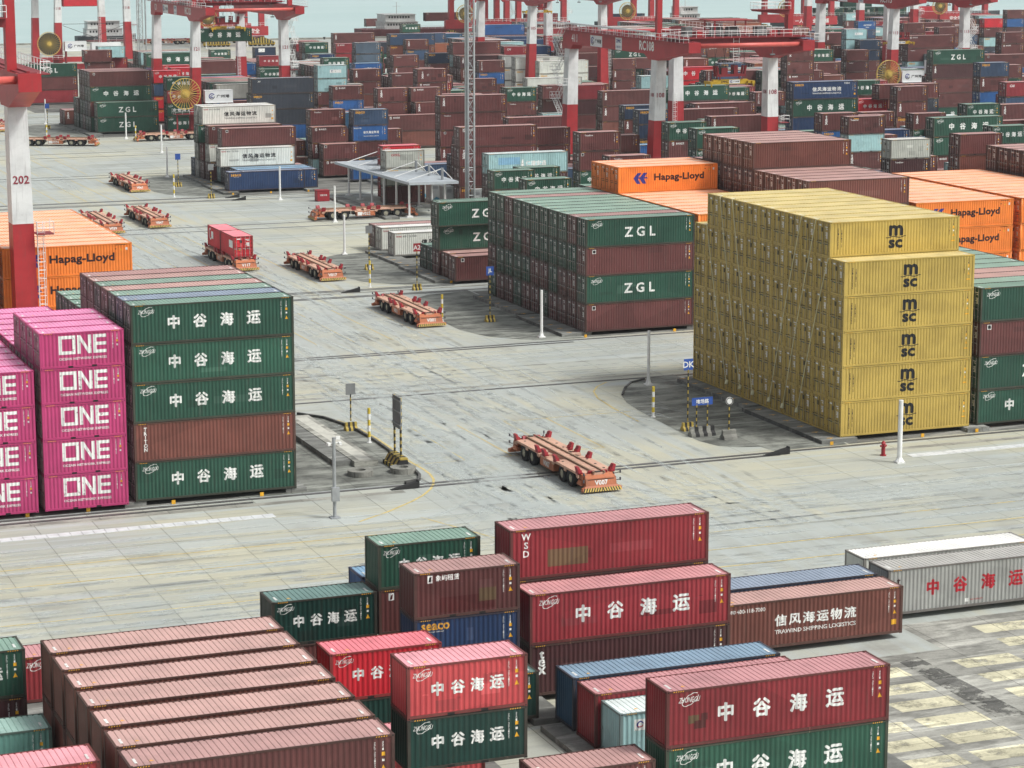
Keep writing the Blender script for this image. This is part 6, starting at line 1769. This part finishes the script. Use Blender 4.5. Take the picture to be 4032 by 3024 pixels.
# ---------------------------------------------------------------- ships, quay furniture
M_HULL = paint('hull_dark_red', (.13,.028,.030), .4, .3, .6, .1); M_HULK = paint('hull_black', (.03,.035,.04), .3, .3, .6, .1); M_SUP = paint('ship_white', (.62,.64,.62), .4, .4, .5, .05)
def ship(x, y, L, B, hh, hm, label, sup=None, boxes=()):
    e = empty('ship', (x,y,-2.6)); tag(e, label, 'ship', 'ships moored along the quay')
    n = 10; S = []
    for i in range(n+1):
        t_ = i/n; w_ = B/2*(1-max(0,(t_-.8)/.2)**2)*(1-.35*max(0,(.08-t_)/.08)); w_ = max(w_, .3)
        S.append((L*t_, w_, hh+1.2*max(0,t_-.8)*5*.5))
    m = MB()
    for (xa,wa,ha),(xb,wb,hb) in zip(S[:-1],S[1:]):
        m.hexa([(xa,B/2-wa*.9,-1),(xb,B/2-wb*.9,-1),(xb,B/2+wb*.9,-1),(xa,B/2+wa*.9,-1),(xa,B/2-wa,ha),(xb,B/2-wb,hb),(xb,B/2+wb,hb),(xa,B/2+wa,ha)])
    m.build('hull', hm, e)
    m = MB(); rail_run(m,(1,B/2-S[3][1]+.3,hh),(L*.8,B/2-S[3][1]+.3,hh),1.1,2.5); m.build('handrail', M_HR, e)
    if sup is not None:
        sx_, sl, lv = sup
        for k in range(lv):
            m = MB(); m.box(sx_+k*.4,B*.15+k*.3,hh+k*2.5,sx_+sl-k*.8,B*.85-k*.3,hh+k*2.5+2.4); m.box(sx_+k*.4-.3,B*.12,hh+k*2.5+2.4,sx_+sl-k*.8+.3,B*.88,hh+k*2.5+2.5); d_ = m.build('deckhouse', M_SUP, e)
            m = MB()
            for j in range(int(sl-2-k*1.2)): m.box(sx_+1+k*.5+j,B*.15+k*.3-.03,hh+k*2.5+1.2,sx_+1.6+k*.5+j,B*.15+k*.3-.005,hh+k*2.5+1.9)
            m.build('window', M_DARK, d_)
        m = MB(); m.tube((sx_+sl/2,B/2,hh+lv*2.5),(sx_+sl/2,B/2,hh+lv*2.5+4),.12,6); m.tube((sx_+sl/2-1.5,B/2,hh+lv*2.5+2.6),(sx_+sl/2+1.5,B/2,hh+lv*2.5+2.6),.06,5); m.build('mast', M_SUP, e)
ship(168,801.5,60,11,3.1,M_HULL,'low dark red barge moored at the upper left beyond the quay')
ship(166,812,20,8,4.2,M_HULK,'small workboat with white wheelhouse behind the barge at upper left',(3,12,2))
ship(262,802,60,14,5.2,M_HULL,'ship with white deckhouse behind the maroon container near the top centre',(8,12,2))
ship(424,801,95,18,7.2,M_HULK,'black ship loaded with green containers at the upper right')
ship(352,803,44,12,6.2,M_HULK,'dark ship beyond the quay crane right of the lattice mast',(30,8,2))
for (x, y, z, c, d, lab) in ((285.5,806,5.0,'br','F','long maroon container high on the ship near the top centre'),(322,804,4.2,'rd2','-','dull red container on deck near the top centre'),
        (436,803,4.6,'gr','ZL','green container with capitals on the black ship, lower left'),(449,803,4.6,'gr','ZG','green container with characters on the black ship, middle'),(462,803,4.6,'gr2','-','green container on the black ship, right of the lettered one'),(449,806,7.5,'gr','-','green container top tier on the black ship'),(478,803,4.6,'rd','-','red container on the black ship'),
        (356,805,3.6,'db','-','dark container on the ship behind the quay crane beam')):
    e = empty('shipping_container', (x,y,z)); tag(e, lab, 'shipping container', 'containers on the ships')
    part('corrugated_shell', cmesh('shell', L4, HC, c, True), e); part('corner_frame', cmesh('frame', L4, HC, c), e); dm = decal_mesh(d, L4, HC)
    if dm: part('lettering', dm, e)
for k, x in enumerate(range(150,520,12)):
    e = empty('mooring_bollard', (x,796.6,0)); tag(e, f'black mooring bollard on the quay edge', 'bollard', 'mooring bollards along the quay')
    m = MB(); m.tube((0,0,0),(0,0,.6),.28,10); m.tube((0,0,.6),(0,0,.8),.42,10); m.build('post', M_HAZ_K, e)
for k, x in enumerate(range(195,500,15)):
    e = empty('marker_post', (x,757+6*(k % 2),0)); tag(e, 'slim white post standing on the quay apron', 'post', 'white posts on the quay apron'); m = MB(); m.tube((0,0,0),(0,0,3.4),.13,8); m.build('shaft', M_PW, e); m = MB(); m.tube((0,0,0),(0,0,.2),.3,8); m.build('base', M_PW, e)
# ---------------------------------------------------------------- sea air
hz = MB(); hz.box(-700,-250,-4,3000,3000,60)
hm = bpy.data.materials.new('haze_air'); hm.use_nodes = True; hn = hm.node_tree
for n in list(hn.nodes):
    if n.type == 'BSDF_PRINCIPLED': hn.nodes.remove(n)
pvn = hn.nodes.new('ShaderNodeVolumePrincipled'); pvn.inputs['Color'].default_value = (.86,.94,.97,1); pvn.inputs['Density'].default_value = .00010; pvn.inputs['Anisotropy'].default_value = .2
hn.links.new(pvn.outputs[0], [n for n in hn.nodes if n.type == 'OUTPUT_MATERIAL'][0].inputs['Volume'])
o = hz.build('haze', hm); tag(o, 'thin pale sea haze over the whole port', None, None, 'stuff'); o.display_type = 'WIRE'
